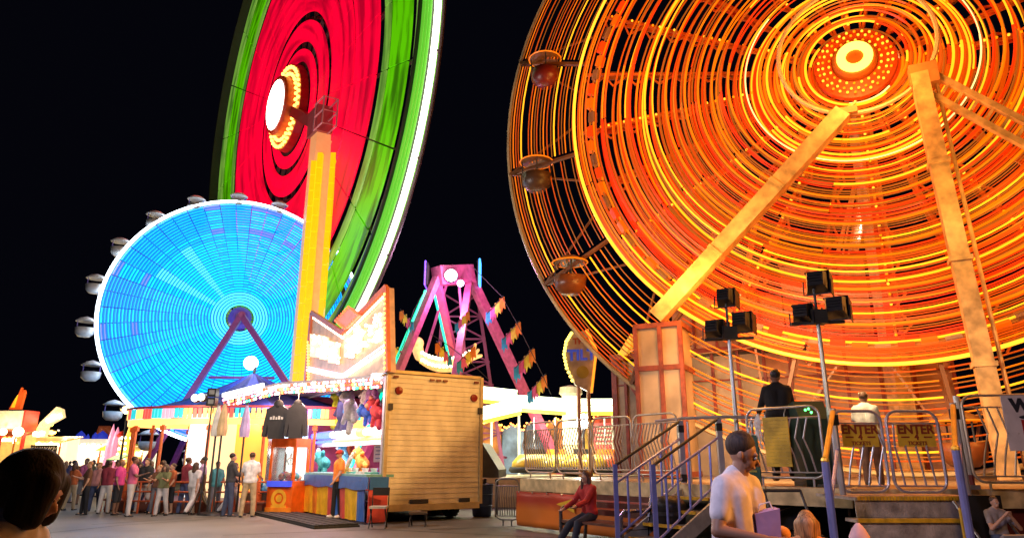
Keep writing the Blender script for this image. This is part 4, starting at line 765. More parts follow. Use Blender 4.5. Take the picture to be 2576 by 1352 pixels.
# ================================================================ FAR MIDWAY (LEFT)
def midway():
    def stall(lab,px0,px1,ytop,ybase,Y,roofm,frontm,peak=0,name='food_stall',emit=None):
        a,b_=P(px0,ytop,Y),P(px1,ytop,Y); T=thing(name,lab,'stall',((a.x+b_.x)/2,Y,0)); h=a.z; w=b_.x-a.x; cx=(a.x+b_.x)/2
        b=MB(); b.box((cx,Y+1.3,h*.5),(w,.1,h)); b.box((a.x+.05,Y+.7,h*.5),(.1,1.2,h)); b.box((b_.x-.05,Y+.7,h*.5),(.1,1.2,h)); b.build('wall',frontm,T)
        b=MB(); b.box((cx,Y,.55),(w-.1,.12,1.1)); b.box((cx,Y-.1,1.13),(w,.5,.06)); b.build('counter',mat('stall_counter',(.4,.15,.05),.5),T)
        b=MB()
        if peak: b.prism([V((a.x-.3,Y-.6,h)),V((b_.x+.3,Y-.6,h)),V((cx,Y-.6,h+peak))],V((0,2.4,0)))
        else: b.hexa([V((a.x-.2,Y-.7,h-.35)),V((b_.x+.2,Y-.7,h-.35)),V((b_.x+.2,Y+1.4,h)),V((a.x-.2,Y+1.4,h)),V((a.x-.2,Y-.7,h-.28)),V((b_.x+.2,Y-.7,h-.28)),V((b_.x+.2,Y+1.4,h+.08)),V((a.x-.2,Y+1.4,h+.08))])
        b.build('roof',roofm,T)
        b=MB(); [b.box((cx+w*(k-1)*.3,Y-.2,h-.5),(w*.26,.15,.18)) for k in range(3)]; b.build('strip_light',glow('stall_light_%s'%name,emit or (1,.8,.45),7,True),T)
        b=MB(); n=max(6,int(w/.25)); [b.ball((a.x+w*k/n,Y-.75,h-.38),.07,k%3,6,4) for k in range(n+1)]; b.build('bulb',[B_W,B_Y,B_O],T)
        b=MB(); [b.tube((x,Y-.6,0),(x,Y-.6,h-.3),.05) for x in (a.x,b_.x)]; b.build('post',M_ORP,T)
        return T,a,b_,h
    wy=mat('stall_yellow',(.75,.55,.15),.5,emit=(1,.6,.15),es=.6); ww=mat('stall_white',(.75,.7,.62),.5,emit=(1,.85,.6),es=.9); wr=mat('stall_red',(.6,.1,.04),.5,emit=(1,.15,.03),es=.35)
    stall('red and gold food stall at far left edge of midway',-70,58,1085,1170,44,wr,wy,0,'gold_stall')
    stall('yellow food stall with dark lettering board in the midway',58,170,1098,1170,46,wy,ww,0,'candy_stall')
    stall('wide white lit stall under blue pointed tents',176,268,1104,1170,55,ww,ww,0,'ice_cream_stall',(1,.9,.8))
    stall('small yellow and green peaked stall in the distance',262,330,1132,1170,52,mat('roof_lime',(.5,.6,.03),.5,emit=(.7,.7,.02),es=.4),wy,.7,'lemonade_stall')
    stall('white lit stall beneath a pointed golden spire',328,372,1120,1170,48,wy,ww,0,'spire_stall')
    # lettering board
    c=P(105,1128,45); T=thing('menu_lettering_board','dark board with pale scrawled lettering on the yellow stall','sign',c); b=MB(); b.box(c,(1.9,.1,.5)); b.build('board',mat('board_black',(.02,.02,.02),.5),T)
    b=MB(); [b.path([c+V((-.75+.3*k,-.07,-.14)),c+V((-.68+.3*k,-.07,.14)),c+V((-.6+.3*k,-.07,-.02)),c+V((-.52+.3*k,-.07,.12))],.025,4) for k in range(6)]; b.build('scrawl',mat('scrawl_cream',(.75,.65,.5),.5),T)
    # tall red box sign with lamps
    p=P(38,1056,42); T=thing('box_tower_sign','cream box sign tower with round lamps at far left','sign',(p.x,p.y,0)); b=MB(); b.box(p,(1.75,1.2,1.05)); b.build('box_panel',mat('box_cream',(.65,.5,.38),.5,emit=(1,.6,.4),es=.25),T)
    b=MB(); b.box(p+V((.92,0,0)),(.1,1.25,1.1)); b.box(p+V((-.92,0,0)),(.1,1.25,1.1)); b.box(p-Zv*.58,(1.95,1.25,.1)); b.build('red_trim',M_RED,T)
    b=MB(); [b.box((p.x+sx,p.y,p.z/2-.3),(.15,.15,p.z-.6)) for sx in (-.7,.7)]; b.build('post',M_RED,T)
    b=MB(); q=P(46,1085,41); b.ball(q,.28,0,12,8); q2=P(8,1085,41); b.ball(q2,.2,0,10,8); b.build('globe_lamp',glow('globe_warm',(1,.8,.4),8,True),T)
    # spire of flame shaped flags
    s=P(38,1028,42); T=thing('flame_spire','red and yellow flame shaped spire above the box sign','spire',s); b=MB()
    b.prism([s+V((-.38,0,0)),s+V((.3,0,0)),s+V((.38,0,1.0)),s+V((.32,0,1.15)),s+V((.2,0,.95)),s+V((.12,0,1.3)),s+V((0,0,.8)),s+V((-.2,0,.5))],V((0,.2,0))); b.build('flame_panel',mat('flame_red',(.7,.1,.02),.5,emit=(1,.12,.01),es=.6),T)
    b=MB(); b.prism([s+V((-.25,-.05,.1)),s+V((-.05,-.05,.1)),s+V((.02,-.05,.85)),s+V((-.1,-.05,.6))],V((0,.05,0))); b.build('yellow_panel',mat('flame_yellow',(.8,.5,.03),.5,emit=(1,.6,.02),es=.8),T)
    # slanted bulb sign
    T=thing('slanted_arrow_sign','slanted glowing arrow sign studded with white bulbs','sign',P(100,1080,43)); b=MB(); o=[P(x,y,43) for x,y in ((80,1098),(112,1098),(118,1070),(158,1048),(155,1028),(142,1022),(100,1062))]; b.prism(o,V((0,.3,0))); b.build('board',mat('arrow_cream',(.7,.5,.25),.5,emit=(1,.7,.35),es=.9),T)
    b=MB(); [b.ball(P(x,y,42.9),.14,k%2,8,6) for k,(x,y) in enumerate(((88,1090),(98,1080),(106,1088),(112,1066),(122,1056),(128,1066),(134,1046),(146,1034),(150,1046),(110,1078),(96,1092)))]; b.build('bulb',[B_W,B_Y],T)
    # street lamps
    for px,py,Y,lab,r,c_ in ((130,1086,48,'distant amber street lamp left of the blue tents',.22,(1,.45,.06)),(322,1030,40,'bright amber street lamp beside the striped pavilion valance',.3,(1,.55,.12))):
        p=P(px,py,Y); T=thing('street_lamp',lab,'street lamp',(p.x,p.y,0)); b=MB(); b.tube((p.x,p.y,0),(p.x,p.y,p.z+.1),.06); b.box(p+Zv*.12,(.9,.25,.12)); b.build('pole',M_DK,T); b=MB(); b.ball(p,r,0,10,8,(1.3,1,.8)); b.build('lamp_head',glow('sodium_%d'%px,c_,12,True),T)
    for k,(px,w,h0) in enumerate(((201,15,1082),(219,6,1090),(237,9,1086),(255,18,1082))):
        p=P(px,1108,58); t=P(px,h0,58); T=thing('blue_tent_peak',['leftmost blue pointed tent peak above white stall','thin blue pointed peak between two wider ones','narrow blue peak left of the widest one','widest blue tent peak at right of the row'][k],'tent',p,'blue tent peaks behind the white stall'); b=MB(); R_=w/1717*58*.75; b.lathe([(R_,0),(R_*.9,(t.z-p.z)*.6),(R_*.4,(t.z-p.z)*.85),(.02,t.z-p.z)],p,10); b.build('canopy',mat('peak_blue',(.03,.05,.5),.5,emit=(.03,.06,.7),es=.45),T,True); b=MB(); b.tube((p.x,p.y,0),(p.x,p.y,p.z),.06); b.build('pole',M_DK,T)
    p=P(398-8,1118,47); 
    p=P(398,1060,47); p=P(322*1.0+76-76+0,1060,47); q=P(405-3,1130,47); s0=P(404-82,1118,47)
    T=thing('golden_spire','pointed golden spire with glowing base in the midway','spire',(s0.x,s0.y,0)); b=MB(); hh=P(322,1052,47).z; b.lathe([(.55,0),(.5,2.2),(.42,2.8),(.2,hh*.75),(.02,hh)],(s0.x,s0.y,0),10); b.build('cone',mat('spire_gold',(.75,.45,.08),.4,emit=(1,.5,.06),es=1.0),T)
    b=MB(); [b.ball((s0.x+.55*math.cos(k*1.05)*(1-j*.15),s0.y-.2+.55*math.sin(k*1.05),1.6+j*.35),.09,0,6,4) for k in range(6) for j in range(5)]; b.build('bulb',B_W,T)
    for k,px in enumerate((346-70,358-70)):
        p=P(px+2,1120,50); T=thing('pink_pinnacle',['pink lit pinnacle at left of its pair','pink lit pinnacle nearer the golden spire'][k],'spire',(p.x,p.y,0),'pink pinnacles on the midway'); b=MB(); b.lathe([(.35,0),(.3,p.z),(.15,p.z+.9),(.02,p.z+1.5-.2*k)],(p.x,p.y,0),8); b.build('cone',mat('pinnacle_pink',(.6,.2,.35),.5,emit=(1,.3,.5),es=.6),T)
    p=P(303,1120,50); T=thing('striped_pole','short striped pole with red cap among far stalls','pole',(p.x,p.y,0)); b=MB(); [b.tube((p.x,p.y,i*.35),(p.x,p.y,i*.35+.35),.2,n=10,mi=i%2) for i in range(9)]; b.build('shaft',[M_WH,mat('stripe_pink',(.6,.3,.2),.5)],T); b=MB(); b.lathe([(.3,0),(.35,.15),(.15,.4),(0,.45)],(p.x,p.y,3.15),10); b.build('cap',M_RED,T)
    # green and yellow awnings low in the midway
    for px0,px1,y,Y,m,lab in ((268,300,1143,40,mat('aw_green',(.05,.4,.1),.5,emit=(.05,.5,.1),es=.3),'small green market awning among the far stalls'),(296,330,1150,39,mat('aw_yellow',(.7,.5,.03),.5,emit=(1,.7,.05),es=.5),'small yellow market awning beside the green one')):
        a,b_=P(px0,y,Y),P(px1,y,Y); T=thing('market_awning',lab,'awning',((a.x+b_.x)/2,Y,0)); b=MB(); b.hexa([V((a.x,Y,a.z-.3)),V((b_.x,Y,a.z-.3)),V((b_.x,Y+1.2,a.z)),V((a.x,Y+1.2,a.z)),V((a.x,Y,a.z-.25)),V((b_.x,Y,a.z-.25)),V((b_.x,Y+1.2,a.z+.05)),V((a.x,Y+1.2,a.z+.05))]); b.build('canopy',m,T); b=MB(); [b.tube((x,y_,0),(x,y_,a.z-.3),.04) for x in (a.x+.05,b_.x-.05) for y_ in (Y+.05,Y+1.1)]; b.build('post',M_ST,T)
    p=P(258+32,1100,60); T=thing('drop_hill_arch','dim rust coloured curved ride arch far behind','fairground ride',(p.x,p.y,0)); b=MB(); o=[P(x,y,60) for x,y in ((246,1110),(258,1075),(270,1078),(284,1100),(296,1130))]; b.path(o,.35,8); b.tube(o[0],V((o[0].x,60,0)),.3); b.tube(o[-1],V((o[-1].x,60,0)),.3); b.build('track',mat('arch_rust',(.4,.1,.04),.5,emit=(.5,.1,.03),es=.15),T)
    for x,Y,e,c_ in ((60,43,500,(1,.7,.3)),(120,42,500,(1,.8,.5)),(220,50,600,(1,.85,.6)),(330,44,400,(1,.75,.4)),(40,34,250,(1,.75,.45))): q=P(x,1080,Y); lamp('POINT',(q.x,Y-1.5,3.6),e,c_,.6)
midway()
# ================================================================ RIDE DECK
DZ=1.1; E0=V((.23,17,0)); ED=V((.575,-.818,0)).normalized(); EN=V((-.818,-.575,0)).normalized()
def EP(s,o=0,z=0): return E0+ED*s+EN*o+Zv*z
P1=V((4.1,11.5,0)); P2=V((5.0,10.5,0))
def deck():
    T=thing('ride_platform','raised steel ride platform with orange lit edge under giant wheel','platform',E0)
    poly=[E0,P1,P2,V((13,10.5,0)),V((24,14,0)),V((24,27,0)),V((5,27,0)),V((3.4,19.2,0))]
    dm=mat('deck_plate',(.42,.33,.22),.4,.3,var=.25,scale=3,bump=.25,bscale=60)
    b=MB(); b.prism([p+Zv*(DZ-.06) for p in poly],Zv*.06); b.build('deck_surface',dm,T)
    fm=mat('fascia_tan',(.68,.52,.27),.45,.1,var=.25)
    b=MB()
    for p,q in zip(poly[:3],poly[1:4]):
        d=(q-p).normalized(); n=V((d.y,-d.x,0)); n=n if n.dot(-p)>0 else -n
        b.beam(p+n*.03+Zv*(DZ-.135)+d*.01,q+n*.03+Zv*(DZ-.135)-d*.01,.05,.27,0,Zv)
    b.build('fascia',fm,T)
    for x,y in ((.9,17.2),(2.6,14.6),(4.2,12.6),(5.6,10.9),(8,10.9),(11,10.9),(8,17),(14,17),(4,20)): b=MB(); b.box((x,y,.52),(.14,.14,1.03)); b.build('support_leg',M_DK,T)
    b=MB(); b.box((9,10.62,.5),(6.0,.03,.98)); b.build('skirt_panel',mat('skirt_maroon',(.12,.015,.012),.6),T)
deck()
def banner():
    def bm(name,c1,c2):
        m=bpy.data.materials.new(name); m.use_nodes=True; nt=m.node_tree; b=nt.nodes['Principled BSDF']; tc=nt.nodes.new('ShaderNodeTexCoord'); sx=nt.nodes.new('ShaderNodeSeparateXYZ'); nt.links.new(tc.outputs['Object'],sx.inputs[0])
        r=nt.nodes.new('ShaderNodeValToRGB'); r.color_ramp.elements[0].position=.42; r.color_ramp.elements[0].color=(*c2,1); r.color_ramp.elements[1].position=.62; r.color_ramp.elements[1].color=(*c1,1)
        nt.links.new(sx.outputs['Z'],r.inputs['Fac']); nt.links.new(r.outputs['Color'],b.inputs['Base Color']); b.inputs['Roughness'].default_value=.45; return m
    T=thing('vinyl_banner','red and orange vinyl banner with yellow arrow under the deck edge','banner',EP(0,.1,0)); m=bm('banner_vinyl',(.4,.04,.02),(.6,.16,.02)); b=MB(); N=44; H=.76
    def f(i,k): t=i/N*4.95; return EP(t,.14+.02*math.sin(i*.35+k*.4)+.008*math.sin(i*1.1+k),.06+k/6*H-.012*abs(math.sin(i*.28))*(k/6))
    b.add([f(i,k) for i in range(N+1) for k in range(7)],[(i*7+k,(i+1)*7+k,(i+1)*7+k+1,i*7+k+1) for i in range(N) for k in range(6)])
    o=b.build('sheet',m,T,True); md=o.modifiers.new('thick','SOLIDIFY'); md.thickness=.006
    b=MB(); b.prism([EP(1.55,.19,.6),EP(2.15,.19,.74),EP(2.15,.19,.45)],EN*.01); b.build('arrow',mat('arrow_yellow',(.65,.4,.02),.5),T)
    b=MB(); [b.ball(EP(.1+4.8*k/9,.16,.8),.02,0,6,4) for k in range(10)]; b.build('eyelet',M_ST,T)
banner()
def barrier(name,lab,a,b_,z0,z1,n,grp,m=None,kink=.12,cat='barrier',leg=True):
    m=m or M_ST; a=V((a.x,a.y,0));b_=V((b_.x,b_.y,0)); d=(b_-a); L=d.length; d.normalize(); nn=V((d.y,-d.x,0)); nn=nn if nn.dot(-a)>0 else -nn
    T=thing(name,lab,cat,a+Zv*z0,grp); r=.16
    def q(s,z,o=0): return a+d*s+nn*o+Zv*z
    pts=[]
    for cx_,cz,a0 in ((L-r,z1-r,0),(r,z1-r,90),(r,z0+r,180),(L-r,z0+r,270)):
        for k in range(6): t=math.radians(a0+18*k); pts.append(q(cx_+r*math.cos(t),cz+r*math.sin(t)))
    b=MB(); b.path(pts,.021,7,0,True); b.build('frame',m,T,True)
    b=MB(); b.tube(q(.02,z1-.17),q(L-.02,z1-.17),.013); b.tube(q(.02,z0+.08),q(L-.02,z0+.08),.013); b.build('cross_rail',m,T)
    b=MB(); zk=z0+(z1-z0)*.55
    for i in range(1,n):
        s=L*i/n; b.path([q(s,z0+.08),q(s-kink*.4,z0+.1+(zk-z0)*.4,.02),q(s-kink,zk,.06),q(s-kink*.5,z1-.17)],.014,5)
    b.build('bar',m,T)
    if leg:
        b=MB(); [b.tube(q(s,z0-.13 if z0>.5 else 0.0),q(s,z0+.02),.018) for s in (.2,L-.2)]; b.build('foot',m,T)
    return T,q,L
def fences():
    N=['leftmost deck barrier above the start of red banner','second deck barrier from left above yellow banner arrow','third deck barrier behind the woman on bench','fourth deck barrier just before the blue railed steps']
    for i in range(4): barrier('deck_barrier',N[i],EP(.05+i*1.22,-.08),EP(1.2+i*1.22,-.08),DZ+.14,2.37,13,'barriers along the ride deck',mat('barrier_zinc',(.55,.47,.36),.4,.6))
    a,b_=P(1882,1100,11.75),P(2066,1100,10.75); T,q,L=barrier('deck_barrier','deck barrier with plain yellow board in front of operator',a,b_,DZ+.14,2.32,9,'barriers along the ride deck')
    S=thing('yellow_board','plain yellow ribbed board hung on the barrier before operator','board',q(.55,1.9,.05)); b=MB(); 
    for k in range(14): b.box(q(.56,1.43+k*.055,.06+.006*(k%2)),(.44,.02,.053),((q(1,0)-q(0,0)),(q(0,0,1)-q(0,0,0)),Zv))
    b.build('panel',mat('board_yellow',(.62,.4,.03),.5,var=.3,scale=3),S); b=MB(); [b.path([q(x,2.3,.0),q(x,2.22,.05),q(x,2.16,.06)],.01) for x in (.38,.72)]; b.build('hook',M_ST,S)
    S=thing('green_notice','narrow dark green notice board on the barrier near steps','notice',q(.08,1.5,.06)); b=MB(); b.box(q(.1,1.5,.08),(.24,.02,.8),((q(1,0)-q(0,0)),(q(0,0,1)-q(0,0,0)),Zv)); b.build('panel',mat('notice_green',(.02,.08,.05),.5),S); b=MB(); [b.box(q(.1,1.72-.13*k,.095),(.13,.006,.03),((q(1,0)-q(0,0)),(q(0,0,1)-q(0,0,0)),Zv)) for k in range(5)]; b.build('print_line',mat('notice_gold',(.4,.33,.05),.5),S)
    S=thing('white_ribbon','knotted white ribbon tied to barrier near operator','ribbon',q(.25,2.2,.05)); b=MB(); [b.path([q(.25,2.24,.05),q(.25+.03*k,2.1,.09),q(.25+.05*math.sin(k*2),1.8+.06*k,.07)],.014,5) for k in range(-2,3)]; b.build('strand',M_WH,S)
    # gates
    for px0,px1,py0,py1,lab,sd in ((2113,2240,1035,1240,'left hand entrance gate with yellow ENTER notice atop steps',-1),(2254,2386,1032,1242,'right hand entrance gate with yellow ENTER notice atop steps',1)):
        a,b_=P(px0,1240,9.85),P(px1,1240,9.85); T,q,L=barrier('entrance_gate',lab,a,b_,1.08,2.17,5,'gates at the top of the steps',mat('gate_steel',(.5,.5,.62),.35,.7),.1*sd,'gate',False)
        S=thing('enter_sign',('ENTER sign with blue glare on the left entrance gate','ENTER sign on the right entrance gate')[sd>0],'sign',q(L/2,1.85,.05),'ENTER notices on the gates'); ax=((q(1,0)-q(0,0)),(q(0,0,1)-q(0,0,0)),Zv)
        b=MB(); b.box(q(L/2,1.83,.06),(L*.72,.015,.3),ax); b.build('board',mat('enter_yellow',(.6,.38,.03),.5,var=.15),S)
        rb=mat('enter_brown',(.22,.03,.01),.5); X=ax[0]
        text('ENTER',.17,rb,q(L/2,1.91,.07),X,Zv,S,bold=.006,depth=.003); text('4',.11,rb,q(L/2,1.81,.07),X,Zv,S,bold=.005,depth=.003); text('TICKETS',.07,rb,q(L/2,1.725,.07),X,Zv,S,bold=.002,depth=.003)
        b=MB(); b.box(q(L/2+L*.22,1.81,.07),(L*.16,.006,.02),ax); b.box(q(L/2-L*.22,1.81,.07),(L*.16,.006,.02),ax); b.build('print_line',rb,S)
    a,b_=P(2432,1100,10.25),P(2640,1100,10.1); T,q,L=barrier('deck_barrier','deck barrier carrying white notice at right picture edge',a,b_,DZ+.1,2.42,8,'barriers along the ride deck',mat('barrier_zinc',(.55,.47,.36),.4,.6),-.12)
    S=thing('white_notice','white notice board with black and red lettering at right edge','notice',q(.9,2,.05)); ax=((q(1,0)-q(0,0)),(q(0,0,1)-q(0,0,0)),Zv); X=ax[0]
    w0=P(2525,1065,10.15); s0=(V((w0.x,w0.y,0))-q(0,0)).dot(X)
    b=MB(); b.box(q(s0+.4,2.02,.06),(.8,.02,.78),ax); b.build('board',mat('notice_white',(.62,.55,.55),.5,var=.1),S)
    text('W',.25,mat('ink_black',(.02,.02,.03),.5),q(s0+.24,2.26,.075),X,Zv,S,bold=.015,depth=.003); text('I',.3,mat('ink_red',(.4,.02,.02),.5),q(s0+.26,1.92,.075),X,Zv,S,bold=.03,depth=.003)
    b=MB(); b.lathe([(0,.004),(.08,.003),(.08,0)],q(s0+.3,2.1,.072),14,ax=(X*1.3,Zv*.35,X.cross(Zv))); b.build('ink_stroke',mat('ink_black',(.02,.02,.03),.5),S)
    p=P(2425,1120,10.3); T=thing('barrier_post','grey steel post between right gate and noticed barrier','post',(p.x,p.y,DZ)); b=MB(); b.tube((p.x,p.y,DZ),(p.x,p.y,2.42),.045); b.box((p.x,p.y,DZ+.03),(.16,.16,.06)); b.build('shaft',M_ST,T); b=MB(); b.tube((p.x,p.y,DZ+.02),(p.x,p.y,DZ+.2),.052); b.build('sleeve',mat('sleeve_red',(.15,.02,.02),.5),T)
    # crowd control barrier on the ground
    a,b_=P(1246,1290,17.6),P(1306,1290,17.4); barrier('crowd_barrier','short grey crowd barrier between trailer and red banner',a,b_,.14,1.08,10,None,mat('barrier_grey',(.25,.24,.22),.4,.7),0)
fences()
def stairs():
    tr=mat('tread_plate',(.5,.44,.38),.38,.4,var=.3,scale=6,bump=.5,bscale=45); ye=mat('nosing_yellow',(.75,.42,.02),.45,var=.25,scale=9); bl=mat('rail_blue_lit',(.3,.34,.82),.3,.55,var=.1); gy=mat('rail_grey',(.5,.48,.5),.35,.7)  # blue light on the rails is put into their paint
    # right stair, seen from the front
    T=thing('entrance_steps','metal entrance steps with yellow nosings climbing to the gates','steps',(4.6,8.8,0))
    for i in range(4):
        d=9.3-.26*i; z=1.04-.25*i; xl=4.43-.14*i; xr=6.17-.14*i
        b=MB(); b.box(((xl+xr)/2,d+.14 if i else d+.58,z-.02),(xr-xl,.3 if i else 1.19,.04)); t=b.build('tread',tr,T)
        b=MB(); n=40 if i==0 else 1; [b.box((xl+.02+(xr-xl-.04)*(k+.5)/n,d-.015,z-.012),((xr-xl-.04)/n*(.7 if i==0 else 1),.03,.05)) for k in range(n)]; b.build('nosing',ye,t)
        b=MB(); b.box(((xl+xr)/2,d+.03,z-.145),(xr-xl-.02,.02,.205)); b.build('riser',tr,t)
    def rail(lab,top,bot,foot,uz):
        R=thing('stair_handrail',lab,'handrail',foot,'handrails of the entrance steps')
        b=MB(); b.tube(foot,bot,.045,n=10); b.build('newel_post',bl,R); b=MB(); b.tube(V((top.x,top.y,1.06)),top+Zv*.03,.04,n=10); b.build('upper_post',gy,R)
        b=MB(); b.tube(bot+V((0,0,.01)),top,.033,n=8); b.ball(bot+Zv*.01,.05,0,8,6); b.build('grab_rail',mat('rail_yellow',(.85,.5,.05),.3,.3),R)
        b=MB(); b.tube(bot-Zv*.5,top-Zv*.5,.025,n=8); b.build('lower_rail',bl,R); b=MB(); b.box(top-Zv*.12,(.09,.09,.14)); b.build('clamp',M_BK,R)
        b=MB(); b.tube(foot+V((.1,.25,.0)),foot+V((.1,.25,.95)),.028); b.build('yellow_strut',mat('rail_yellow',(.85,.5,.05),.3,.3),R)
    for lab,tp,bt in (('left handrail of entrance steps, blue post and golden rail',(2094,1033),(2075,1159)),('right handrail of entrance steps, blue post and golden rail',(2396,1018),(2403,1130))):
        t=P(*tp,9.45); b0=P(*bt,8.35); f=V((b0.x,b0.y,0)); rail(lab,t,b0,f,0)
    # left stair, seen from the side
    S0=5.02; S1=5.88; run=1.75
    T=thing('side_steps','side steps with blue balusters and yellow edged treads by the bench','steps',EP(5.4,.9,0))
    n=5
    for i in range(n):
        z=DZ-(i+1)*DZ/(n+.4); o=.02+(i+.5)*run/n
        b=MB(); b.hexa([EP(S0,o-.2,z-.04),EP(S1,o-.2,z-.04),EP(S1,o+.2,z-.04),EP(S0,o+.2,z-.04),EP(S0,o-.2,z),EP(S1,o-.2,z),EP(S1,o+.2,z),EP(S0,o+.2,z)]); t=b.build('tread',tr,T)
        b=MB(); b.beam(EP(S0+.01,o+.215,z-.015),EP(S1-.01,o+.215,z-.015),.03,.05,0,Zv); b.build('nosing',ye,t)
    for s in (S0-.03,S1+.03):
        b=MB(); b.prism([EP(s,.06,DZ-.08),EP(s,.06,DZ-.38),EP(s,run-.2,0.01),EP(s,run+.2,0.01),EP(s,run+.2,.08)],ED*.04*(1 if s>S0 else -1)); b.build('stringer',mat('stringer_grey',(.5,.48,.46),.4,.4,var=.2),T)
    for s,nm in ((S1+.0,'near'),(S0,'far')):
        R=thing('side_handrail',{'near':'nearer handrail of side steps with blue balusters','far':'farther handrail of side steps behind the first one'}[nm],'handrail',EP(s,run,0),'handrails of the side steps')
        tp=EP(s,.02,2.2); bt=EP(s,run-.05,1.42)
        b=MB(); b.beam(EP(s,run-.05,0.02),bt+Zv*.02,.07,.07); b.build('newel_post',bl,R); b=MB(); b.beam(EP(s,.02,DZ+.01),tp,.09,.09); b.build('top_post',mat('post_pale_blue',(.5,.52,.62),.3,.5),R)
        b=MB(); b.tube(bt,tp,.026); b.build('grab_rail',M_DK,R); b=MB(); b.tube(bt-Zv*.28,tp-Zv*.3,.024); b.tube(EP(s,run-.05,.3),EP(s,.05,DZ+.1),.02); b.build('mid_rail',bl,R)
        b=MB(); [b.box(tp-Zv*q_,(.1,.1,.13)) for q_ in (.14,1.0)]; b.build('clamp',M_BK,R)
        for k in range(1,6):
            f=k/6; b=MB(); b.tube(EP(s,run-.05,.3).lerp(EP(s,.05,DZ+.1),f),(bt-Zv*.28).lerp(tp-Zv*.3,f),.02); b.build('baluster',bl,R)
    # rail across the top
    b=MB(); R=thing('landing_rail','grey top rail joining the side steps to the deck','rail',EP(4.9,-.1,DZ)); b.path([EP(4.2,-.2,2.24),EP(4.9,-.15,2.26),EP(5.8,-.1,2.24),EP(6.5,-.25,2.2)],.03); [b.tube(EP(x,-.2,DZ),EP(x,-.2,2.2),.022) for x in (4.35,5.0,6.4)]; b.build('tube',gy,R)
stairs()
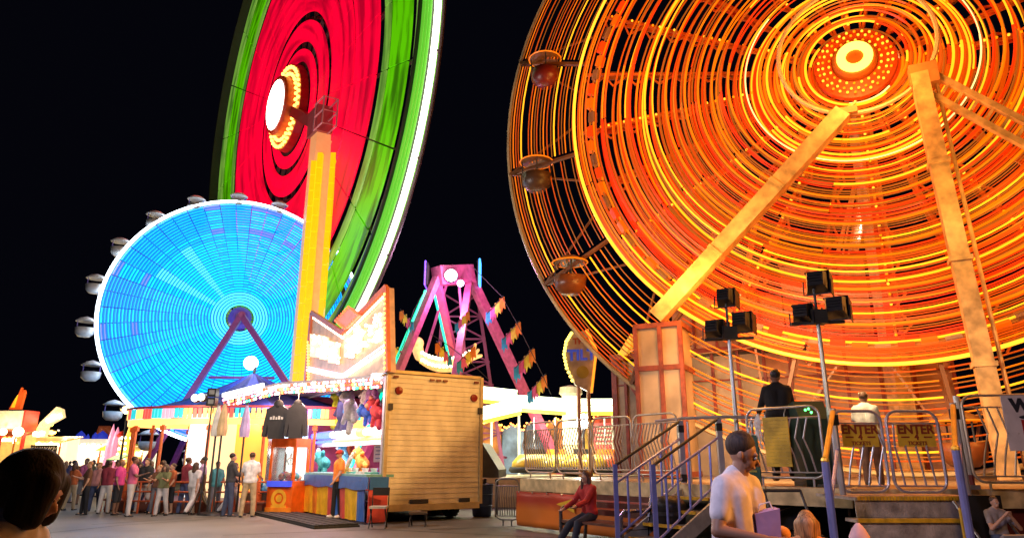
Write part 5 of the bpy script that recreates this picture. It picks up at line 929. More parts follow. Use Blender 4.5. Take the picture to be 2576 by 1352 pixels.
# ================================================================ RIDE HOUSING BEHIND THE WHEEL
def housing():
    n=ON; pb=OC-n*3.6; Xd=OU
    def CW(px,py,o=0): return ONP(px,py,pb+n*o,n)
    a=CW(1547,1000); zT=CW(1547,903).z; org=V((a.x,a.y,0))
    def Q(s,z,o=0): return org+Xd*s+n*o+Zv*z
    def S(px): p=CW(px,950); return (V((p.x,p.y,0))-org).dot(Xd)
    T=thing('ride_housing','cream panelled ride housing with rust red posts behind the wheel','ride housing',org)
    cr=mat('panel_cream',(.5,.4,.26),.5,var=.3,scale=1.2); po=mat('post_rust',(.3,.05,.025),.45,var=.3); tan=mat('housing_tan',(.5,.27,.15),.5,var=.25,scale=1.5)
    L=16
    xs=[0]+[S(x) for x in (1573,1623,1678,1734,1794,1859,1925,1990,2060,2130,2215,2300,2400)]
    for i,(s0,s1) in enumerate(zip(xs,xs[1:])):
        b=MB(); b.hexa([Q(s0+.04,DZ,-.1),Q(s1-.04,DZ,-.1),Q(s1-.04,DZ,-.04),Q(s0+.04,DZ,-.04),Q(s0+.04,zT-.1,-.1),Q(s1-.04,zT-.1,-.1),Q(s1-.04,zT-.1,-.04),Q(s0+.04,zT-.1,-.04)]); b.build('wall_panel',cr if i<7 else tan,T)
    for i,s in enumerate(xs):
        w=.16 if i==0 else .085; b=MB(); b.box(Q(s,(DZ+zT)/2,.0),(w,.12,zT-DZ-.02),(Xd,n,Zv)); b.build('post',po,T)
    b=MB(); b.box(Q(xs[-1]/2,zT+.06,.0),(xs[-1]+.2,.2,.16),(Xd,n,Zv)); b.build('top_beam',po,T)
    zm=CW(1700,961).z; b=MB(); b.box(Q(xs[-1]/2,zm,-.015),(xs[-1]-.1,.05,.05),(Xd,n,Zv)); b.build('mid_rail',po,T)
    b=MB(); p0=Q(.1,zT-.1,.12);p1=CW(1651,1066,.12); b.beam(p0,p1,.14,.1); b.build('diagonal_brace',po,T)
    # upper boxes
    for px0,px1,py,na,m,dz in ((1700,1988,750,'upper_box',tan,1.6),(1991,2214,655,'upper_box',mat('box_brown',(.5,.24,.13),.5,var=.25),1.8)):
        s0,s1=S(px0),S(px1); zt=CW((px0+px1)/2,py).z; b=MB(); b.box(Q((s0+s1)/2,(zT+.14+zt)/2,-dz/2+.02),(s1-s0,dz,zt-zT-.14),(Xd,n,Zv)); u_=b.build(na,m,T)
        b=MB(); b.box(Q((s0+s1)/2,zt+.03,-dz/2+.03),(s1-s0+.08,dz+.1,.06),(Xd,n,Zv)); k=int((s1-s0)/.8)+1
        for i in range(1,k): b.box(Q(s0+(s1-s0)*i/k,(zT+.14+zt)/2,.05),(.07,.06,zt-zT-.18),(Xd,n,Zv))
        b.build('trim_rib',po,u_)
    b=MB(); s0,s1=S(1740),S(2215); b.beam(Q(s0,CW(1740,895).z,.16),Q(s1,CW(2215,835).z,.16),.03,.12,0,n); b.build('handrail',mat('rail_sand',(.6,.42,.2),.4),T)
    # yellow stabiliser flag at the left end
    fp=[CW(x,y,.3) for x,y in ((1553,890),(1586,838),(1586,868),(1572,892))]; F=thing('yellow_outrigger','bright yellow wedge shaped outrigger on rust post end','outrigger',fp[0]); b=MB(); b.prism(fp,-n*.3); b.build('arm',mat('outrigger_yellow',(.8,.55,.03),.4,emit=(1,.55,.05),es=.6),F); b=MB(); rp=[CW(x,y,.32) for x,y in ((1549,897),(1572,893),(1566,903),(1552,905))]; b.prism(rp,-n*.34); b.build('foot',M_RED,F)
    # struts and mast above the housing
    M=thing('ladder_mast','narrow peach ladder mast with leaning struts below the wheel hub','mast',CW(2130,640)); lm=mat('mast_peach',(.7,.4,.22),.45)
    for (x0,y0),(x1,y1),w in (((2172,455),(2146,632),.2),((2184,490),(2150,632),.16),((2148,470),(2108,632),.1),((2186,505),(2200,665),.1)):
        b=MB(); b.beam(CW(x1,y1,.1),CW(x0,y0,.1),w,w); b.build('strut',lm,M)
    b=MB(); a0,a1,b0,b1=CW(2120,640,.15),CW(2152,470,.15),CW(2134,640,.15),CW(2166,470,.15); b.tube(a0,a1,.03);b.tube(b0,b1,.03); [b.tube(a0.lerp(a1,k/12),b0.lerp(b1,k/12),.018) for k in range(13)]; b.build('ladder',lm,M); b=MB(); b.ball(CW(2173,450,.1),.13,0,10,8); b.build('end_cap',mat('cap_coral',(.6,.2,.12),.4),M)
    b=MB(); [b.ball(CW(2160+12*k/9,600-80*k/9,.25),.035,0,6,4) for k in range(10)]; b.build('bulb',B_W,M)
    M=thing('strut_pole','thin orange strut pole ending in a small lit box','pole',CW(1865,752,.3)); b=MB(); b.beam(CW(1870,745,.3),CW(1922,430,.3),.1,.1); b.beam(CW(1862,745,.25),CW(1912,440,.25),.04,.04); b.build('shaft',mat('strut_orange',(.6,.25,.06),.45),M); b=MB(); b.box(CW(1863,750,.32),(.28,.2,.22),(Xd,n,Zv)); b.build('lit_box',mat('lit_box',(.8,.5,.2),.4,emit=(1,.6,.2),es=1.0),M)
housing()
def floods():
    for lab,bx,by,Y,heads in (('left floodlight stand on deck with three dark lamp heads',1832,838,12.4,((1793,824,1),(1862,806,1.1),(1822,745,1.0))),('right taller floodlight stand with three dark lamp heads',2055,797,11.3,((2015,786,1),(2101,770,1.15),(2053,706,1.15)))):
        c=P(bx,by,Y); T=thing('floodlight_stand',lab,'floodlight stand',(c.x,c.y,DZ),'floodlight stands on the ride deck')
        b=MB(); b.tube((c.x,c.y,DZ+.01),(c.x,c.y,c.z-.1),.045,.035,n=10); b.lathe([(0,.04),(.3,.03),(.32,.0),(0,0)],(c.x,c.y,DZ+.004),14); b.build('pole',mat('pole_pale',(.5,.52,.5),.35,.7),T)
        b=MB(); b.box(c,(.27,.2,.24)); b.tube(c,c+V((0,0,.75)),.025); b.beam(c-V((.45,0,.12)),c+V((.45,0,-.08)),.05,.05); b.build('junction_box',mat('junction_olive',(.07,.065,.045),.5),T)
        for hx,hy,s in heads:
            h=P(hx,hy,Y); D=V((.55,.8,-.2)).normalized(); X=D.cross(Zv).normalized(); U=X.cross(D)
            b=MB(); r=.11*s; r2=.165*s
            b.hexa([h-X*r-U*r-D*.12,h+X*r-U*r-D*.12,h+X*r+U*r-D*.12,h-X*r+U*r-D*.12,h-X*r2-U*r2+D*.12,h+X*r2-U*r2+D*.12,h+X*r2+U*r2+D*.12,h-X*r2+U*r2+D*.12]); [b.box(h-D*.14+U*(k*.05),(.2*s,.03,.02),(X,D,U)) for k in (-1,0,1)]; hd=b.build('lamp_head',M_BK,T)
            b=MB(); b.box(h+D*.2+U*r2*1.05,(r2*2.1,.3,.015),(X,D,U)); b.box(h+D*.2+X*r2*1.03,(.015,.3,r2*2),(X,D,U)); b.build('hood',M_BK,hd)
            b=MB(); b.box(h+D*.135,(r2*1.7,.02,r2*1.7),(X,D,U)); b.build('lens',glow('lens_amber',(1,.7,.35),6),hd); lamp('SPOT',h+D*.3,330,(1,.62,.3),.12,aim=h+D*3+Zv*-.9,spot=110,blend=.6)
            b=MB(); b.path([h-X*r2*1.15,h-X*r2*1.15-U*r2*1.3,h+X*r2*1.15-U*r2*1.3,h+X*r2*1.15],.015); b.build('yoke',M_DK,hd)
    p=P(2030,1040,11.6); T=thing('control_console','dark green control console with small green lights by operator','console',(p.x,p.y,DZ)); b=MB(); b.prism([V((p.x-.24,p.y-.25,DZ)),V((p.x-.24,p.y+.25,DZ)),V((p.x-.24,p.y+.25,2.4)),V((p.x-.24,p.y-.05,2.45)),V((p.x-.24,p.y-.25,2.15))],V((.5,0,0))); b.build('cabinet',mat('console_green',(.02,.05,.03),.5),T); b=MB(); [b.ball(P(x,y+6,11.32),.022,0,6,4) for x,y in ((2033,1021),(2040,1030),(2025,1024))]; b.build('indicator_light',glow('led_green',(.1,1,.2),5),T)
floods()
def bench():
    H=V((1.42,13.2,0)); F=EN; D=ED
    def q(s,o,z): return H+D*s+F*o+Zv*z
    T=thing('park_bench','dark slatted bench with black end panels before the red banner','bench',q(.4,0,0)); wd=mat('bench_wood',(.16,.07,.05),.3,.2,var=.2)
    b=MB(); [b.beam(q(-.4,.02+o,.44),q(1.15,.02+o,.44),.1,.04,0,Zv) for o in (-.2,-.08,.04,.16,.28)]; b.build('seat',wd,T)
    b=MB(); [b.beam(q(-.4,-.28-.05*k,.58+.13*k),q(1.15,-.28-.05*k,.58+.13*k),.03,.1,0,Zv) for k in range(3)]; b.build('backrest',wd,T)
    for s in (-.42,1.17):
        b=MB(); b.path([q(s,.34,0),q(s,.34,.62),q(s,.25,.68),q(s,-.3,.68)],.035,8); b.path([q(s,-.22,0),q(s,-.28,.5),q(s,-.42,.95)],.035,8); b.tube(q(s,.3,.38),q(s,-.25,.38),.03); b.build('end_frame',mat('bench_iron',(.3,.28,.28),.25,.9),T)
    p=q(1.5,-.45,0); K=thing('litter_bin','squat black litter bin at right end of the bench','litter bin',p); b=MB(); b.lathe([(0,.02),(.22,.02),(.26,.1),(.28,.7),(.3,.74),(.28,.82),(.2,.9),(0,.94)],p,20); b.build('body',M_BK,K,True); b=MB(); b.lathe([(.285,.6),(.305,.62),(.305,.66),(.285,.68)],p,20); b.build('band',M_DK,K)
bench()
# ================================================================ PEOPLE
def remesh(caps,name,voxel,parent=None,mats=None,smooth=4,boxes=()):
    b=MB()
    for c in caps:
        if len(c)==4: b.capsule(c[0],c[1],c[2],c[3],12)
        else: b.ball(c[0],c[1],0,16,10,c[2])
    o=b.build('tmp',[]); m=o.modifiers.new('r','REMESH'); m.mode='VOXEL'; m.voxel_size=voxel; m.use_smooth_shade=True
    s=o.modifiers.new('s','SMOOTH'); s.iterations=smooth; s.factor=.5
    dg=bpy.context.evaluated_depsgraph_get(); dg.update(); me=bpy.data.meshes.new_from_object(o.evaluated_get(dg)); bpy.data.objects.remove(o)
    me.name=name; me.materials.clear()
    for x in mats or []: me.materials.append(x)
    me.polygons.foreach_set('use_smooth',[True]*len(me.polygons)); r=bpy.data.objects.new(name,me); COL.objects.link(r); r.parent=parent; return r
SKIN=mat('skin',(.5,.28,.18),.5,var=.06); SKIN2=mat('skin_dark',(.2,.1,.06),.5,var=.06); SKIN3=mat('skin_tan',(.38,.2,.12),.5,var=.06)
def hairmat(name,rgb,rough=.5):
    m=mat(name,rgb,rough,var=0); nt=m.node_tree; b=nt.nodes['Principled BSDF']; tc=nt.nodes.new('ShaderNodeTexCoord'); mp=nt.nodes.new('ShaderNodeMapping'); mp.inputs['Scale'].default_value=(95,95,7); no=nt.nodes.new('ShaderNodeTexNoise'); no.inputs['Scale'].default_value=1; no.inputs['Detail'].default_value=4
    nt.links.new(tc.outputs['Object'],mp.inputs[0]); nt.links.new(mp.outputs[0],no.inputs['Vector']); r=nt.nodes.new('ShaderNodeValToRGB'); r.color_ramp.elements[0].position=.35; r.color_ramp.elements[1].position=.65; r.color_ramp.elements[0].color=(*[c*.45 for c in rgb],1); r.color_ramp.elements[1].color=(*[min(1,c*1.7) for c in rgb],1); nt.links.new(no.outputs['Fac'],r.inputs['Fac']); nt.links.new(r.outputs['Color'],b.inputs['Base Color'])
    bp=nt.nodes.new('ShaderNodeBump'); bp.inputs['Strength'].default_value=.7; bp.inputs['Distance'].default_value=.006; nt.links.new(no.outputs['Fac'],bp.inputs['Height']); nt.links.new(bp.outputs['Normal'],b.inputs['Normal']); return m
HB=hairmat('hair_black',(.012,.01,.01)); HBR=hairmat('hair_brown',(.06,.03,.015)); HBL=hairmat('hair_blond',(.3,.15,.055)); HG=mat('hair_grey',(.3,.28,.26),.5)
def rotx(v,a): return V((v.x,v.y*math.cos(a)-v.z*math.sin(a),v.y*math.sin(a)+v.z*math.cos(a)))
def rotz(v,a): return V((v.x*math.cos(a)-v.y*math.sin(a),v.x*math.sin(a)+v.y*math.cos(a),v.z))
def person(label,H=1.75,vox=.022,lean=0,arms=((10,8,15),(-8,8,15)),legs=((6,4),(-6,8)),head=(0,0),shirt=M_WH,pants=M_BK,skin=SKIN,hairm=HBR,hair='short',shoes=M_BK,sleeve='short',fat=1.0,hipz=None,hairscale=1.0,collar=False,cap=None,fingers=False,long_pants=True,group=None,face=False,custom=None,spread=.0,female=False):
    """facing -Y; hip centre over the origin; arms/legs = (forward swing, outward, bend) in degrees"""
    R=math.radians; h=H; hz=hipz if hipz is not None else .52*h
    le=R(lean); spine=rotx(V((0,0,1)),le); hip=V((0,0,hz))      # positive lean bends forward (-Y)
    at=lambda f: hip+spine*(f*h)
    chest=at(.20); sh=at(.285); nk=at(.326); hd=nk+rotx(V((0,-.006*h,.05*h)),R(head[1])*.5+le*.5)
    hyaw=R(head[0]); k=h/1.75
    body=[];cl=[];pa=[];shs=[]
    hw=.085*k*(1.0 if not female else 1.05); cw=.095*k
    tor=[(hip+V((-hw*.8,0,0)),.105*k*fat,hip+V((hw*.8,0,0)),.105*k*fat),(at(.03)+V((-hw*.6,0,0)),.1*k*fat,at(.12)+V((-cw*.6,0,0)),.098*k*fat),(at(.03)+V((hw*.6,0,0)),.1*k*fat,at(.12)+V((cw*.6,0,0)),.098*k*fat),(at(.12)+V((-cw*.6,0,0)),.098*k*fat,at(.23)+V((-cw*.95,0,0)),.1*k),(at(.12)+V((cw*.6,0,0)),.098*k*fat,at(.23)+V((cw*.95,0,0)),.1*k),(at(.27)+V((-.12*k,.01,0)),.065*k,at(.27)+V((.12*k,.01,0)),.065*k),(at(.27),.08*k,at(.315),.06*k)]+[(at(.268)+V((q*.115*k,.01,0)),.058*k,at(.318)+V((q*.02*k,.012*k,0)),.05*k) for q in (-1,1)]
    body+=tor; body.append((at(.30),.058*k,hd-V((0,0,.03*k)),.052*k))
    hk=k*.9
    hv=lambda v: hd+rotz(rotx(v*hk,R(head[1])),hyaw)
    body+=[(hv(V((0,.005,.045))),.098*hk,(.82,.98,1.08)),(hv(V((0,-.035,-.01))),.072*hk,(.85,.9,1.05)),(hv(V((0,-.045,-.055))),.04*hk,(.9,.9,.8)),(hv(V((0,-.095,.02))),.011*k,hv(V((0,-.118,-.012))),.016*k)]
    for s in (-1,1): body.append((hv(V((s*.082,.01,.01))),.024*hk,(.45,.8,1.25)))
    if face: body+=[(hv(V((-.022,-.098,-.045))),.010*k,hv(V((.022,-.098,-.045))),.010*k),(hv(V((-.045,-.088,.045))),.012*k,hv(V((.045,-.088,.045))),.012*k)]
    hands=[]
    for s,(fw,out,be) in zip((-1,1),arms):
        S=at(.275)+V((s*.165*k,.01,0)); d=rotx(V((0,0,-1)),-R(fw)+ (0)); 
        d=V((d.x,d.y,d.z)); d=V((s*math.sin(R(out)),d.y*math.cos(R(out)),d.z*math.cos(R(out)))); 
        El=S+d*.185*h*.95; d2=rotx(V((0,0,-1)),-R(fw+be)); d2=V((s*math.sin(R(out*.3)),d2.y,d2.z)).normalized()
        if custom and s in custom: El,W=custom[s]; d2=(W-El).normalized()
        else: W=El+d2*.145*h
        body+=[(S,.054*k,El,.04*k),(El,.041*k,W,.027*k)]
        fr=.5 if sleeve=='short' else 1
        if sleeve=='short': cl+= [(S,.069*k,S.lerp(El,.62),.064*k)]
        elif sleeve=='long': cl+=[(S,.068*k,El,.054*k),(El,.054*k,W.lerp(El,.06),.042*k)]
        # hand: palm, four unequal fingers, thumb from the side
        side=d2.cross(V((0,1,0))); side=side.normalized() if side.length>.1 else V((1,0,0)); nrm=d2.cross(side)
        pm=W+d2*.05*k; body.append((W+d2*.012*k,.026*k,W+d2*.075*k,.03*k))
        if fingers:
            for j,(o,l) in enumerate(((-.028,.068),(-.010,.08),(.010,.076),(.027,.058))):
                b0=W+d2*.085*k+side*o*k; b1=b0+d2*l*.5*k+nrm*.008*k; b2=b1+(d2*.8+nrm*.6)*l*.5*k; body+=[(b0,.0095*k,b1,.0088*k),(b1,.0088*k,b2,.0075*k)]
            t0=W+d2*.03*k-side*.028*k; t1=t0+(d2*.7-side*.75)*.04*k; body+=[(t0,.012*k,t1,.010*k),(t1,.010*k,t1+d2*.035*k,.0085*k)]
        else:
            body.append((W+d2*.08*k,.026*k,W+d2*.14*k+nrm*.02*k,.016*k)); body.append((W+d2*.03*k-side*.02*k,.012*k,W+d2*.08*k-side*.05*k,.01*k))
        hands.append((W,d2))
    for s,lg in zip((-1,1),legs):
        fw,be=lg[0],lg[1]; out=(lg[2] if len(lg)>2 else 2+spread)
        J=hip+V((s*.088*k,0,-.02*k)); d=rotx(V((0,0,-1)),-R(fw)); d=V((s*math.sin(R(out)),d.y,d.z)).normalized(); Kn=J+d*.245*h; d2=rotx(V((0,0,-1)),-R(fw-be)); d2=V((s*math.sin(R(out*.4)),d2.y,d2.z)).normalized(); An=Kn+d2*.235*h
        body+=[(J,.085*k*fat,Kn,.058*k),(Kn,.057*k,An,.038*k),(An,.036*k,An+V((s*.01,-.12,-.035))*k,.03*k)]
        e=An if long_pants else Kn.lerp(An,.1)
        pa+=[(J,.101*k*fat,Kn,.076*k),(Kn,.076*k,e,.062*k if long_pants else .078*k)]
        shs.append([(An+V((0,.03,-.035))*k,.046*k,An+V((s*.015,-.14,-.045))*k,.04*k)])
    pa+=[(hip+V((-hw*.8,0,.02)),.12*k*fat,hip+V((hw*.8,0,.02)),.12*k*fat)]
    cl+=[(p,r+.02*k,q,r2+.02*k) for p,r,q,r2 in tor[1:6]]+[(hip+V((-hw*.8,0,.04)),.126*k*fat,hip+V((hw*.8,0,.04)),.126*k*fat),(at(.27),.085*k,at(.305),.066*k)]+[(at(.268)+V((q*.12*k,.01,0)),.072*k,at(.316)+V((q*.022*k,.012*k,0)),.06*k) for q in (-1,1)]
    if collar: cl+=[(at(.28),.088*k,at(.33)+V((0,.008,0)),.074*k)]+[(at(.265)+V((q*.13*k,.01,0)),.085*k,at(.318)+V((q*.025*k,.012*k,0)),.078*k) for q in (-1,1)]
    o=remesh(body,'person',vox if not fingers else min(vox,.0065),None,[skin],3); tag(o,label,'person',group)
    remesh(cl,'shirt',vox,o,[shirt],5); remesh(pa,'trousers',vox,o,[pants],5)
    for q in shs: remesh(q,'shoe',vox,o,[shoes],4)
    hr=[(hv(V((0,.03,.078))),.109*hk*hairscale,(.86,.92,.86))] if hair=='short' else [(hv(V((0,.024,.062))),.113*hk*hairscale,(.86,.95,1.02))]
    if hair=='long': hr+=[(hv(V((0,.05,.03))),.085*k,hv(V((0,.075,-.16))),.075*k),(hv(V((-.07,.03,.0))),.045*k,hv(V((-.085,.02,-.2))),.035*k),(hv(V((.07,.03,.0))),.045*k,hv(V((.085,.02,-.2))),.035*k)]
    if hair=='verylong': hr+=[(hv(V((0,.05,.03))),.085*k,hv(V((0,.07,-.3))),.07*k),(hv(V((-.075,.0,.0))),.04*k,hv(V((-.1,-.03,-.32))),.04*k),(hv(V((.075,.0,.0))),.04*k,hv(V((.1,-.03,-.32))),.04*k)]
    if hair=='bob': hr+=[(hv(V((0,.05,.03))),.115*hk*hairscale,hv(V((0,.055,-.09))),.1*hk*hairscale),(hv(V((-.085,.01,.02))),.058*hk*hairscale,hv(V((-.095,-.015,-.11))),.05*hk*hairscale),(hv(V((.085,.01,.02))),.058*hk*hairscale,hv(V((.095,-.015,-.11))),.05*hk*hairscale)]
    if hair=='sidebob':
        f=hk*hairscale; hr+=[(hv(V((0,.045,.05))),.118*f,hv(V((0,.05,.0))),.095*f)]+[(hv(V((q*.075,.0,.03))),.06*f,hv(V((q*.09,-.03,-.06))),.05*f) for q in (-1,1)]+[(hv(V((q*.07,-.05,.07))),.05*f,hv(V((q*.085,-.08,-.06))),.042*f) for q in (-1,1)]
    if hair!='none': remesh(hr,'hair',min(vox,.016),o,[hairm],3)
    if cap: remesh([(hv(V((0,.0,.085))),.1*k,(.86,1.0,.78)),(hv(V((0,-.07,.075))),.045*k,(1.3,1.6,.25)),(hv(V((0,-.12,.07))),.045*k,(1.3,1.3,.22))],'cap',.012,o,[cap],2)
    if face:
        for s in (-1,1):
            b=MB(); b.ball(hv(V((s*.034,-.089,.022))),.0125*k,0,10,8); b.ball(hv(V((s*.034,-.0985,.022))),.0062*k,1,8,6); b.build('eye',[mat('eye_white',(.6,.58,.55),.2),mat('iris_dark',(.03,.02,.015),.2)],o,True)
    return o
def put(o,px,py,Y,rz,z=0):
    p=P(px,py,Y); o.location=(p.x,p.y,z); o.rotation_euler=(0,0,rz); return o
def C_(n,r,g,b): return mat('cloth_'+n,(r,g,b),.8,var=.2,scale=8,bump=.35,bscale=9)
cw=C_('white',.72,.72,.76); ckh=C_('khaki',.42,.33,.2); cdk=C_('charcoal',.05,.05,.06); cbk=C_('black',.005,.005,.006); cjn=C_('denim',.05,.07,.14); cor=C_('orange',.8,.22,.02); crd=C_('red',.5,.03,.025)
# ---- named people
put(person('person in white T-shirt and khaki trousers standing seen from behind',1.78,.018,arms=((12,10,60),(10,14,30)),legs=((3,2,5),(-3,2,6)),shirt=cw,pants=ckh,hairm=HBR,shoes=M_BK),621,1290,20.2,PI+.1)
put(person('person in dark grey jacket and jeans beside the man in white',1.76,.018,arms=((25,8,70),(15,6,30)),legs=((5,3,3),(-4,3,3)),shirt=cdk,pants=cjn,sleeve='long',hairm=HB),571,1290,20.4,PI*.7)
put(person('person in red cap and orange shirt standing on the black mat',1.76,.016,arms=((-6,6,10),(15,8,25)),legs=((4,2,3),(-3,2,3)),shirt=cor,pants=cbk,skin=SKIN3,cap=C_('cap_red',.6,.03,.02),shoes=C_('shoe_white',.6,.58,.58),hairm=HBR,fat=1.08),846,1285,19.3,-.9,.07)
# seated woman
o=person('person with long brown hair in red jacket sitting on bench',1.66,.014,lean=6,arms=((38,4,25),(42,3,30)),legs=((70,28,4),(74,55,5)),shirt=crd,pants=C_('jean_dark',.03,.035,.05),skin=SKIN,hairm=hairmat('hair_chestnut',(.09,.035,.018)),hair='verylong',sleeve='long',hipz=.56,fingers=True,face=True,female=True,head=(18,5),shoes=C_('shoe_pale',.5,.48,.45),fat=.92)
o.location=(1.42,13.2,0); o.rotation_euler=(0,0,math.atan2(EN.y,EN.x)+PI/2)
# operator on the deck, back view
put(person('person in black jacket standing at ride controls seen from behind',1.86,.016,arms=((30,14,40),(28,16,45)),legs=((2,1,4),(-2,1,4)),shirt=cbk,pants=cbk,hairm=HB,sleeve='long',skin=SKIN2,fat=1.15,head=(10,0)),1955,1010,11.9,PI-.25,DZ+.1)
put(person('person in pale cap and pale striped shirt standing behind the gate',1.58,.016,lean=4,arms=((12,10,30),(10,10,30)),shirt=C_('pale_mint',.5,.55,.5),pants=C_('brown_trouser',.15,.08,.05),skin=SKIN3,cap=C_('cap_pale',.55,.6,.55),fat=1.2),2172,1010,11.9,PI*.85,DZ)
# man in the foreground with white T-shirt, looking down at what he holds
mp=P(1848,1300,4.35)
W1=V((.05,-.27,1.0)); W2=V((-.12,-.25,1.06))
mo=person('person in white printed T-shirt walking and looking down at a wallet',1.69,.013,lean=5,legs=((14,6),(-12,18)),head=(30,20),shirt=C_('tee_pale',.75,.7,.7),pants=C_('short_grey',.12,.12,.14),skin=SKIN3,hairm=hairmat('hair_cropped',(.035,.018,.01),.7),hair='short',hairscale=1.06,fingers=True,face=True,custom={-1:(V((-.25,-.03,1.1)),W2),1:(V((.26,-.02,1.09)),W1)},fat=1.15)
mo.location=(mp.x,mp.y,0); mo.rotation_euler=(0,0,.75)
def loc(o,v): return V(o.location)+rotz(V(v),o.rotation_euler.z)
q=loc(mo,(-.03,-.36,.97)); T=thing('wallet','small dark wallet held in both hands of the man','wallet',q); ax=(rotz(V((1,0,0)),.75),rotz(V((0,.9,-.4)).normalized(),.75),rotz(V((0,.4,.9)).normalized(),.75)); b=MB(); b.box(q,(.12,.09,.025),ax); b.build('leather',mat('wallet_brown',(.06,.03,.02),.4),T); b=MB(); b.box(q+ax[2]*.015+ax[0]*.01,(.08,.06,.006),ax); b.build('card',mat('card_pale',(.5,.45,.4),.4),T)
q=P(1928,1322,4.25); T=thing('paper_bag','lilac paper bag held in front of the man in T-shirt','bag',q); b=MB(); b.hexa([q+V((-.06,-.04,-.16)),q+V((.06,-.04,-.16)),q+V((.06,.04,-.16)),q+V((-.06,.04,-.16)),q+V((-.075,-.045,.07)),q+V((.07,-.045,.1)),q+V((.07,.045,.105)),q+V((-.075,.045,.075))]); b.build('body',mat('bag_lilac',(.4,.28,.55),.6,bump=.4,bscale=8),T); b=MB(); b.path([q+V((-.05,0,.06)),q+V((-.03,0,.12)),q+V((.03,0,.135)),q+V((.05,0,.08))],.005); b.build('handle',M_WH,T)
# children in front
p=P(2032,1350,5.0); o=person('child with tousled blond hair in orange top seen from behind',1.18,.013,shirt=C_('kid_orange',.65,.28,.1),pants=cjn,hairm=HBL,hair='bob',arms=((10,10,20),(5,10,20))); o.location=(p.x,p.y,0); o.rotation_euler=(0,0,PI-.3)
p=P(1968,1350,4.7); o=person('child in bright orange hooded jacket beside the lilac bag',1.1,.013,shirt=C_('kid_jacket',.75,.3,.08),pants=cjn,hair='none',sleeve='long',arms=((30,12,40),(20,10,30)),cap=C_('kid_hood',.75,.33,.1)); o.location=(p.x,p.y,0); o.rotation_euler=(0,0,PI*.9)
p=P(2172,1350,5.2); o=person('child in pale pink pointed hood in front of entrance steps',.98,.013,shirt=C_('kid_pink',.62,.38,.36),pants=cjn,hair='none',sleeve='long',cap=C_('kid_pink_hood',.62,.4,.38)); o.location=(p.x,p.y,0); o.rotation_euler=(0,0,PI*.5)
b=MB(); b.lathe([(.075,-.03),(.07,.03),(.045,.08),(.012,.12)],V((0,.03,.94)),14); h=b.build('hood_tip',C_('kid_pink_hood',.62,.4,.38),None,True); h.parent=o
# child in the stroller at the right edge
p=P(2528,1330,8.6); p=V((p.x,p.y,0))
T=thing('stroller','black pushchair parked beneath the deck edge at right','stroller',p); b=MB(); b.box(p+V((0,.12,.5)),(.42,.4,.08)); b.box(p+V((0,.34,.78)),(.44,.08,.6)); b.build('seat',M_BK,T); b=MB(); b.path([p+V((-.24,-.25,.62)),p+V((-.24,-.3,.66)),p+V((.24,-.3,.66)),p+V((.24,-.25,.62))],.025); b.build('grab_bar',mat('bar_grey',(.25,.24,.24),.4),T)
for sx in (-1,1):
    b=MB(); b.tube(p+V((sx*.25,-.35,.12)),p+V((sx*.25,.5,1.0)),.018); b.tube(p+V((sx*.25,.45,.12)),p+V((sx*.25,-.28,.64)),.018); b.build('side_frame',mat('frame_dim',(.2,.19,.19),.4,.6),T)
    for y in (-.35,.45):
        b=MB(); b.lathe([(.06,-.02),(.12,-.025),(.125,0),(.12,.025),(.06,.02),(.06,-.02)],p+V((sx*.28,y,.125)),16,ax=(V((0,1,0)),Zv,V((1,0,0)))); b.build('wheel',M_RB,T,True)
o=person('small child sitting in black pushchair with hands near chin',1.0,.011,arms=((40,10,85),(40,10,85)),legs=((80,70,6),(80,75,6)),shirt=C_('kid_grey',.25,.22,.22),pants=cjn,skin=SKIN,hairm=HBR,hipz=.62,fingers=True,face=True,custom={-1:(V((-.17,-.14,.72)),V((-.045,-.2,.86))),1:(V((.17,-.14,.72)),V((.045,-.2,.86)))},head=(0,8)); o.location=(p.x,p.y+.12,0)
# woman close to the camera at lower left
p=P(50,1255,2.35); o=person('person with dark bob hair in white top close to camera at left',1.54,.011,hair='sidebob',hairscale=1.08,hairm=hairmat('hair_dark_bob',(.006,.004,.003),.75),shirt=C_('top_white',.68,.66,.68),pants=cjn,skin=SKIN,arms=((10,8,30),(5,8,20)),head=(6,26),face=True,collar=True)
o.location=(p.x,p.y,0); o.rotation_euler=(0,0,PI*.56)
b=MB(); b.path([V((-.03,-.13,1.02)),V((-.075,-.09,1.16)),V((-.08,.0,1.235)),V((-.075,.08,1.19)),V((-.05,.14,1.05))],.02,6); s=b.build('bag_strap',mat('strap_orange',(.8,.2,.04),.5),None); s.parent=o
# dark folded pushchair by the barrier
p=P(2010,1330,8.2); p=V((p.x,p.y,0)); T=thing('folded_pushchair','dark hooded pushchair standing left of the entrance steps','stroller',p); b=MB(); b.lathe([(.02,.26),(.14,.22),(.2,.12),(.22,0)],p+V((0,.1,.72)),14,ang=PI,a0=-PI*.1); b.build('hood',cbk,T,True); b=MB(); b.box(p+V((0,.05,.55)),(.42,.4,.3)); b.build('seat',M_BK,T); b=MB(); [b.tube(p+V((sx*.22,-.3,.1)),p+V((sx*.22,.4,1.15)),.016) for sx in(-1,1)]; b.tube(p+V((-.22,.4,1.15)),p+V((.22,.4,1.15)),.02); b.build('push_frame',M_DK,T)
for sx in(-1,1):
    b=MB(); b.lathe([(.06,-.02),(.12,-.025),(.125,0),(.12,.025),(.06,.02),(.06,-.02)],p+V((sx*.25,-.3,.125)),14,ax=(V((0,1,0)),Zv,V((1,0,0)))); b.build('wheel',M_RB,T,True)
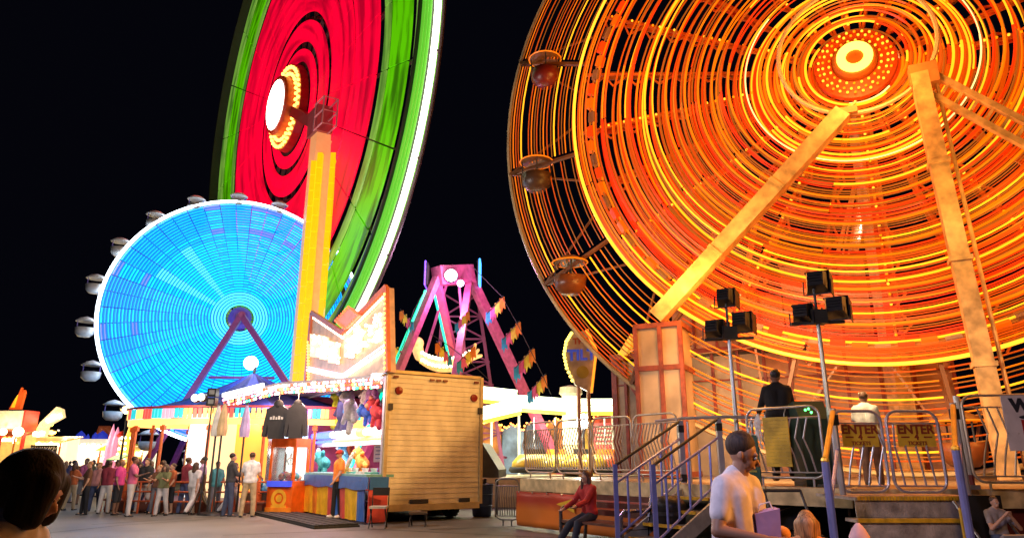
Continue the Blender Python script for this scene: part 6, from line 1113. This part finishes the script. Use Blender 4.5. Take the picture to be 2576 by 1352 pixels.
# ---- the crowd
def crowd():
    protos=[dict(arms=((18,6,25),(-16,6,15)),legs=((20,8),(-16,22))),dict(arms=((30,8,80),(8,8,15)),legs=((3,2,4),(-3,2,5))),dict(arms=((-20,6,10),(22,6,30)),legs=((-18,20),(18,6)),hair='long',female=True,fat=.92),dict(arms=((5,12,20),(10,10,25)),legs=((2,2,5),(-2,3,5)),long_pants=False),dict(arms=((40,8,70),(35,8,75)),legs=((8,4),(-8,10)),hair='bob',female=True,fat=.95),dict(arms=((8,14,10),(12,14,20)),legs=((2,2,7),(-3,4,7)),fat=1.25,hair='short'),dict(arms=((60,10,40),(4,8,20)),legs=((10,6),(-10,14)),sleeve='long',lean=6)]
    base=[person('tmp',1.72,.026,**d) for d in protos]
    sh=[('maroon',(.2,.02,.04)),('pink',(.6,.12,.25)),('grey',(.25,.25,.27)),('dusty rose',(.45,.2,.2)),('navy',(.03,.04,.12)),('white',(.65,.62,.62)),('tan',(.42,.26,.14)),('brown',(.14,.06,.03)),('teal',(.05,.22,.25)),('black',(.015,.015,.018)),('lilac',(.4,.28,.48)),('magenta',(.5,.04,.22)),('olive',(.16,.17,.07)),('rust',(.4,.1,.03))]
    pn=[('jeans',(.06,.08,.17)),('black trousers',(.015,.015,.02)),('khaki trousers',(.35,.27,.17)),('grey trousers',(.16,.16,.18)),('white shorts',(.55,.53,.52))]
    combos=[(a,b_) for a in range(len(sh)) for b_ in range(len(pn))]; random.shuffle(combos)
    places=[]
    for px,Y in ((160,30),(178,27),(196,33),(212,26),(230,31),(246,22.5),(258,24),(272,21.5),(288,22.5),(302,21),(318,23),(334,20.4),(350,22),(366,21.8),(382,20.8),(398,21.4),(414,20.6),(432,21.3),(448,20.8),(470,21.4),(490,20.8),(508,21.2),(526,20.6),(545,21.2),(140,36),(170,38),(205,40),(240,37),(265,34),(292,36),(312,33),(345,35),(376,22),(404,21.9),(440,21.8),(186,23),(222,21),(590,21),(655,20.9),(120,33)): places.append((px,Y))
    used=[False]*7
    places=[q for i_,q in enumerate(places) if i_%4!=2]
    places.sort()
    for i,(px,Y) in enumerate(places):
        k=[0,5,2,1,6,4,3,1,2][i%9]; a,b_=combos[i]
        if px in (288,302): a=[1,11][px==302]
        lab='person in %s shirt and %s in the crowd %s'%(sh[a][0],pn[b_][0],'near its front' if Y<24 else ('in its middle' if Y<31 else 'at its far end'))
        if used[k]: o=copy_tree(base[k])
        else: o=base[k]; used[k]=True
        o['label']=lab; o['category']='person'; o['group']='people in the midway crowd'; s=random.uniform(.82,.98); wd=random.uniform(.93,1.12); o.scale=(s*wd,s*wd,s)
        m1=mat('crowd_'+sh[a][0],sh[a][1],.85); m2=mat('crowd_'+pn[b_][0],pn[b_][1],.85); m3=random.choice([SKIN,SKIN2,SKIN3]); m4=random.choice([HB,HBR,HBR,HBL])
        for ob,m in [(o,m3)]+[(c,{'shirt':m1,'trousers':m2,'hair':m4}.get(c.name.split('.')[0],M_BK)) for c in o.children]:
            ob.material_slots[0].link='OBJECT'; ob.material_slots[0].material=m
        put(o,px,1200,Y,random.uniform(0,2*PI) if k in (1,3,5) else random.choice([PI/2,-PI/2,PI,.3])+random.uniform(-.5,.5))
crowd()
# ================================================================ UNSEEN YARD LAMP AND ADDED FILL LAMPS
YL=V((3.5,4.5,7.5)); T=thing('added_yard_lamp','added unseen sodium yard lamp with plate shading the trailer end','yard lamp',(6.6,4.2,0))  # unseen fixture, added for the light and shadow on the trailer end
b=MB(); b.tube((6.6,4.2,0),(6.6,4.2,8.2),.09,.06,n=12); b.tube((6.6,4.2,8.1),(3.6,4.45,8.0),.04); b.build('pole',M_ST,T)
aim=TP(0,1.4,2.2); D=(aim-YL).normalized(); X=D.cross(Zv).normalized(); U=X.cross(D)
b=MB(); b.box(YL-D*.3+Zv*.02,(.5,.3,.4),(X,D,U)); b.tube(YL-D*.3,V((3.6,4.45,8.0)),.03); b.build('lamp_head',M_DK,T)
S1=TP(0,2.85,2.6);S2=TP(0,.15,.5); f0=.085; m1=YL.lerp(S1,f0);m2=YL.lerp(S2,f0); e=(m1-m2); nrm=(S1-YL).cross(S2-YL).normalized(); 
if nrm.z>0: nrm=-nrm
dn=nrm-D*nrm.dot(D); b=MB(); a0=m2-e*.6;a1=m1+e*1.2; b.prism([a0,a1,a1+dn*.3,a0+dn*.3],D*.02); b.build('shadow_plate',M_DK,T)  # plate added close to the lamp; its edge throws the diagonal shadow
lamp('SPOT',YL,8300,(1,.56,.19),.03,aim=aim,spot=34,blend=.5)
lamp('POINT',(-7.5,15,6),1300,(1,.86,.8),.5); lamp('POINT',(-9,10,5.5),600,(.95,.88,.9),.5)  # unseen fill, added to brighten the ground and crowd at left
lamp("POINT",(0,8,5.5),90,(1,.55,.32),.4)  # weak warm fill without a fixture
lamp('SPOT',(3,3.5,4.2),420,(1,.6,.35),.3,aim=(5.2,9.3,.8),spot=55,blend=.7)  # warm fill added to brighten the entrance steps
lamp('SPOT',(-1.5,2.5,4.5),850,(.72,.66,1),.4,aim=(3.2,8.5,1),spot=75,blend=.7)  # lavender fill added for the man, side steps and rails
lamp('SPOT',(4.6,3.6,2.6),620,(1,.36,.07),.25,aim=(1.5,4.4,1.3),spot=60,blend=.7)  # added spot standing in for the wheel's orange light on the man
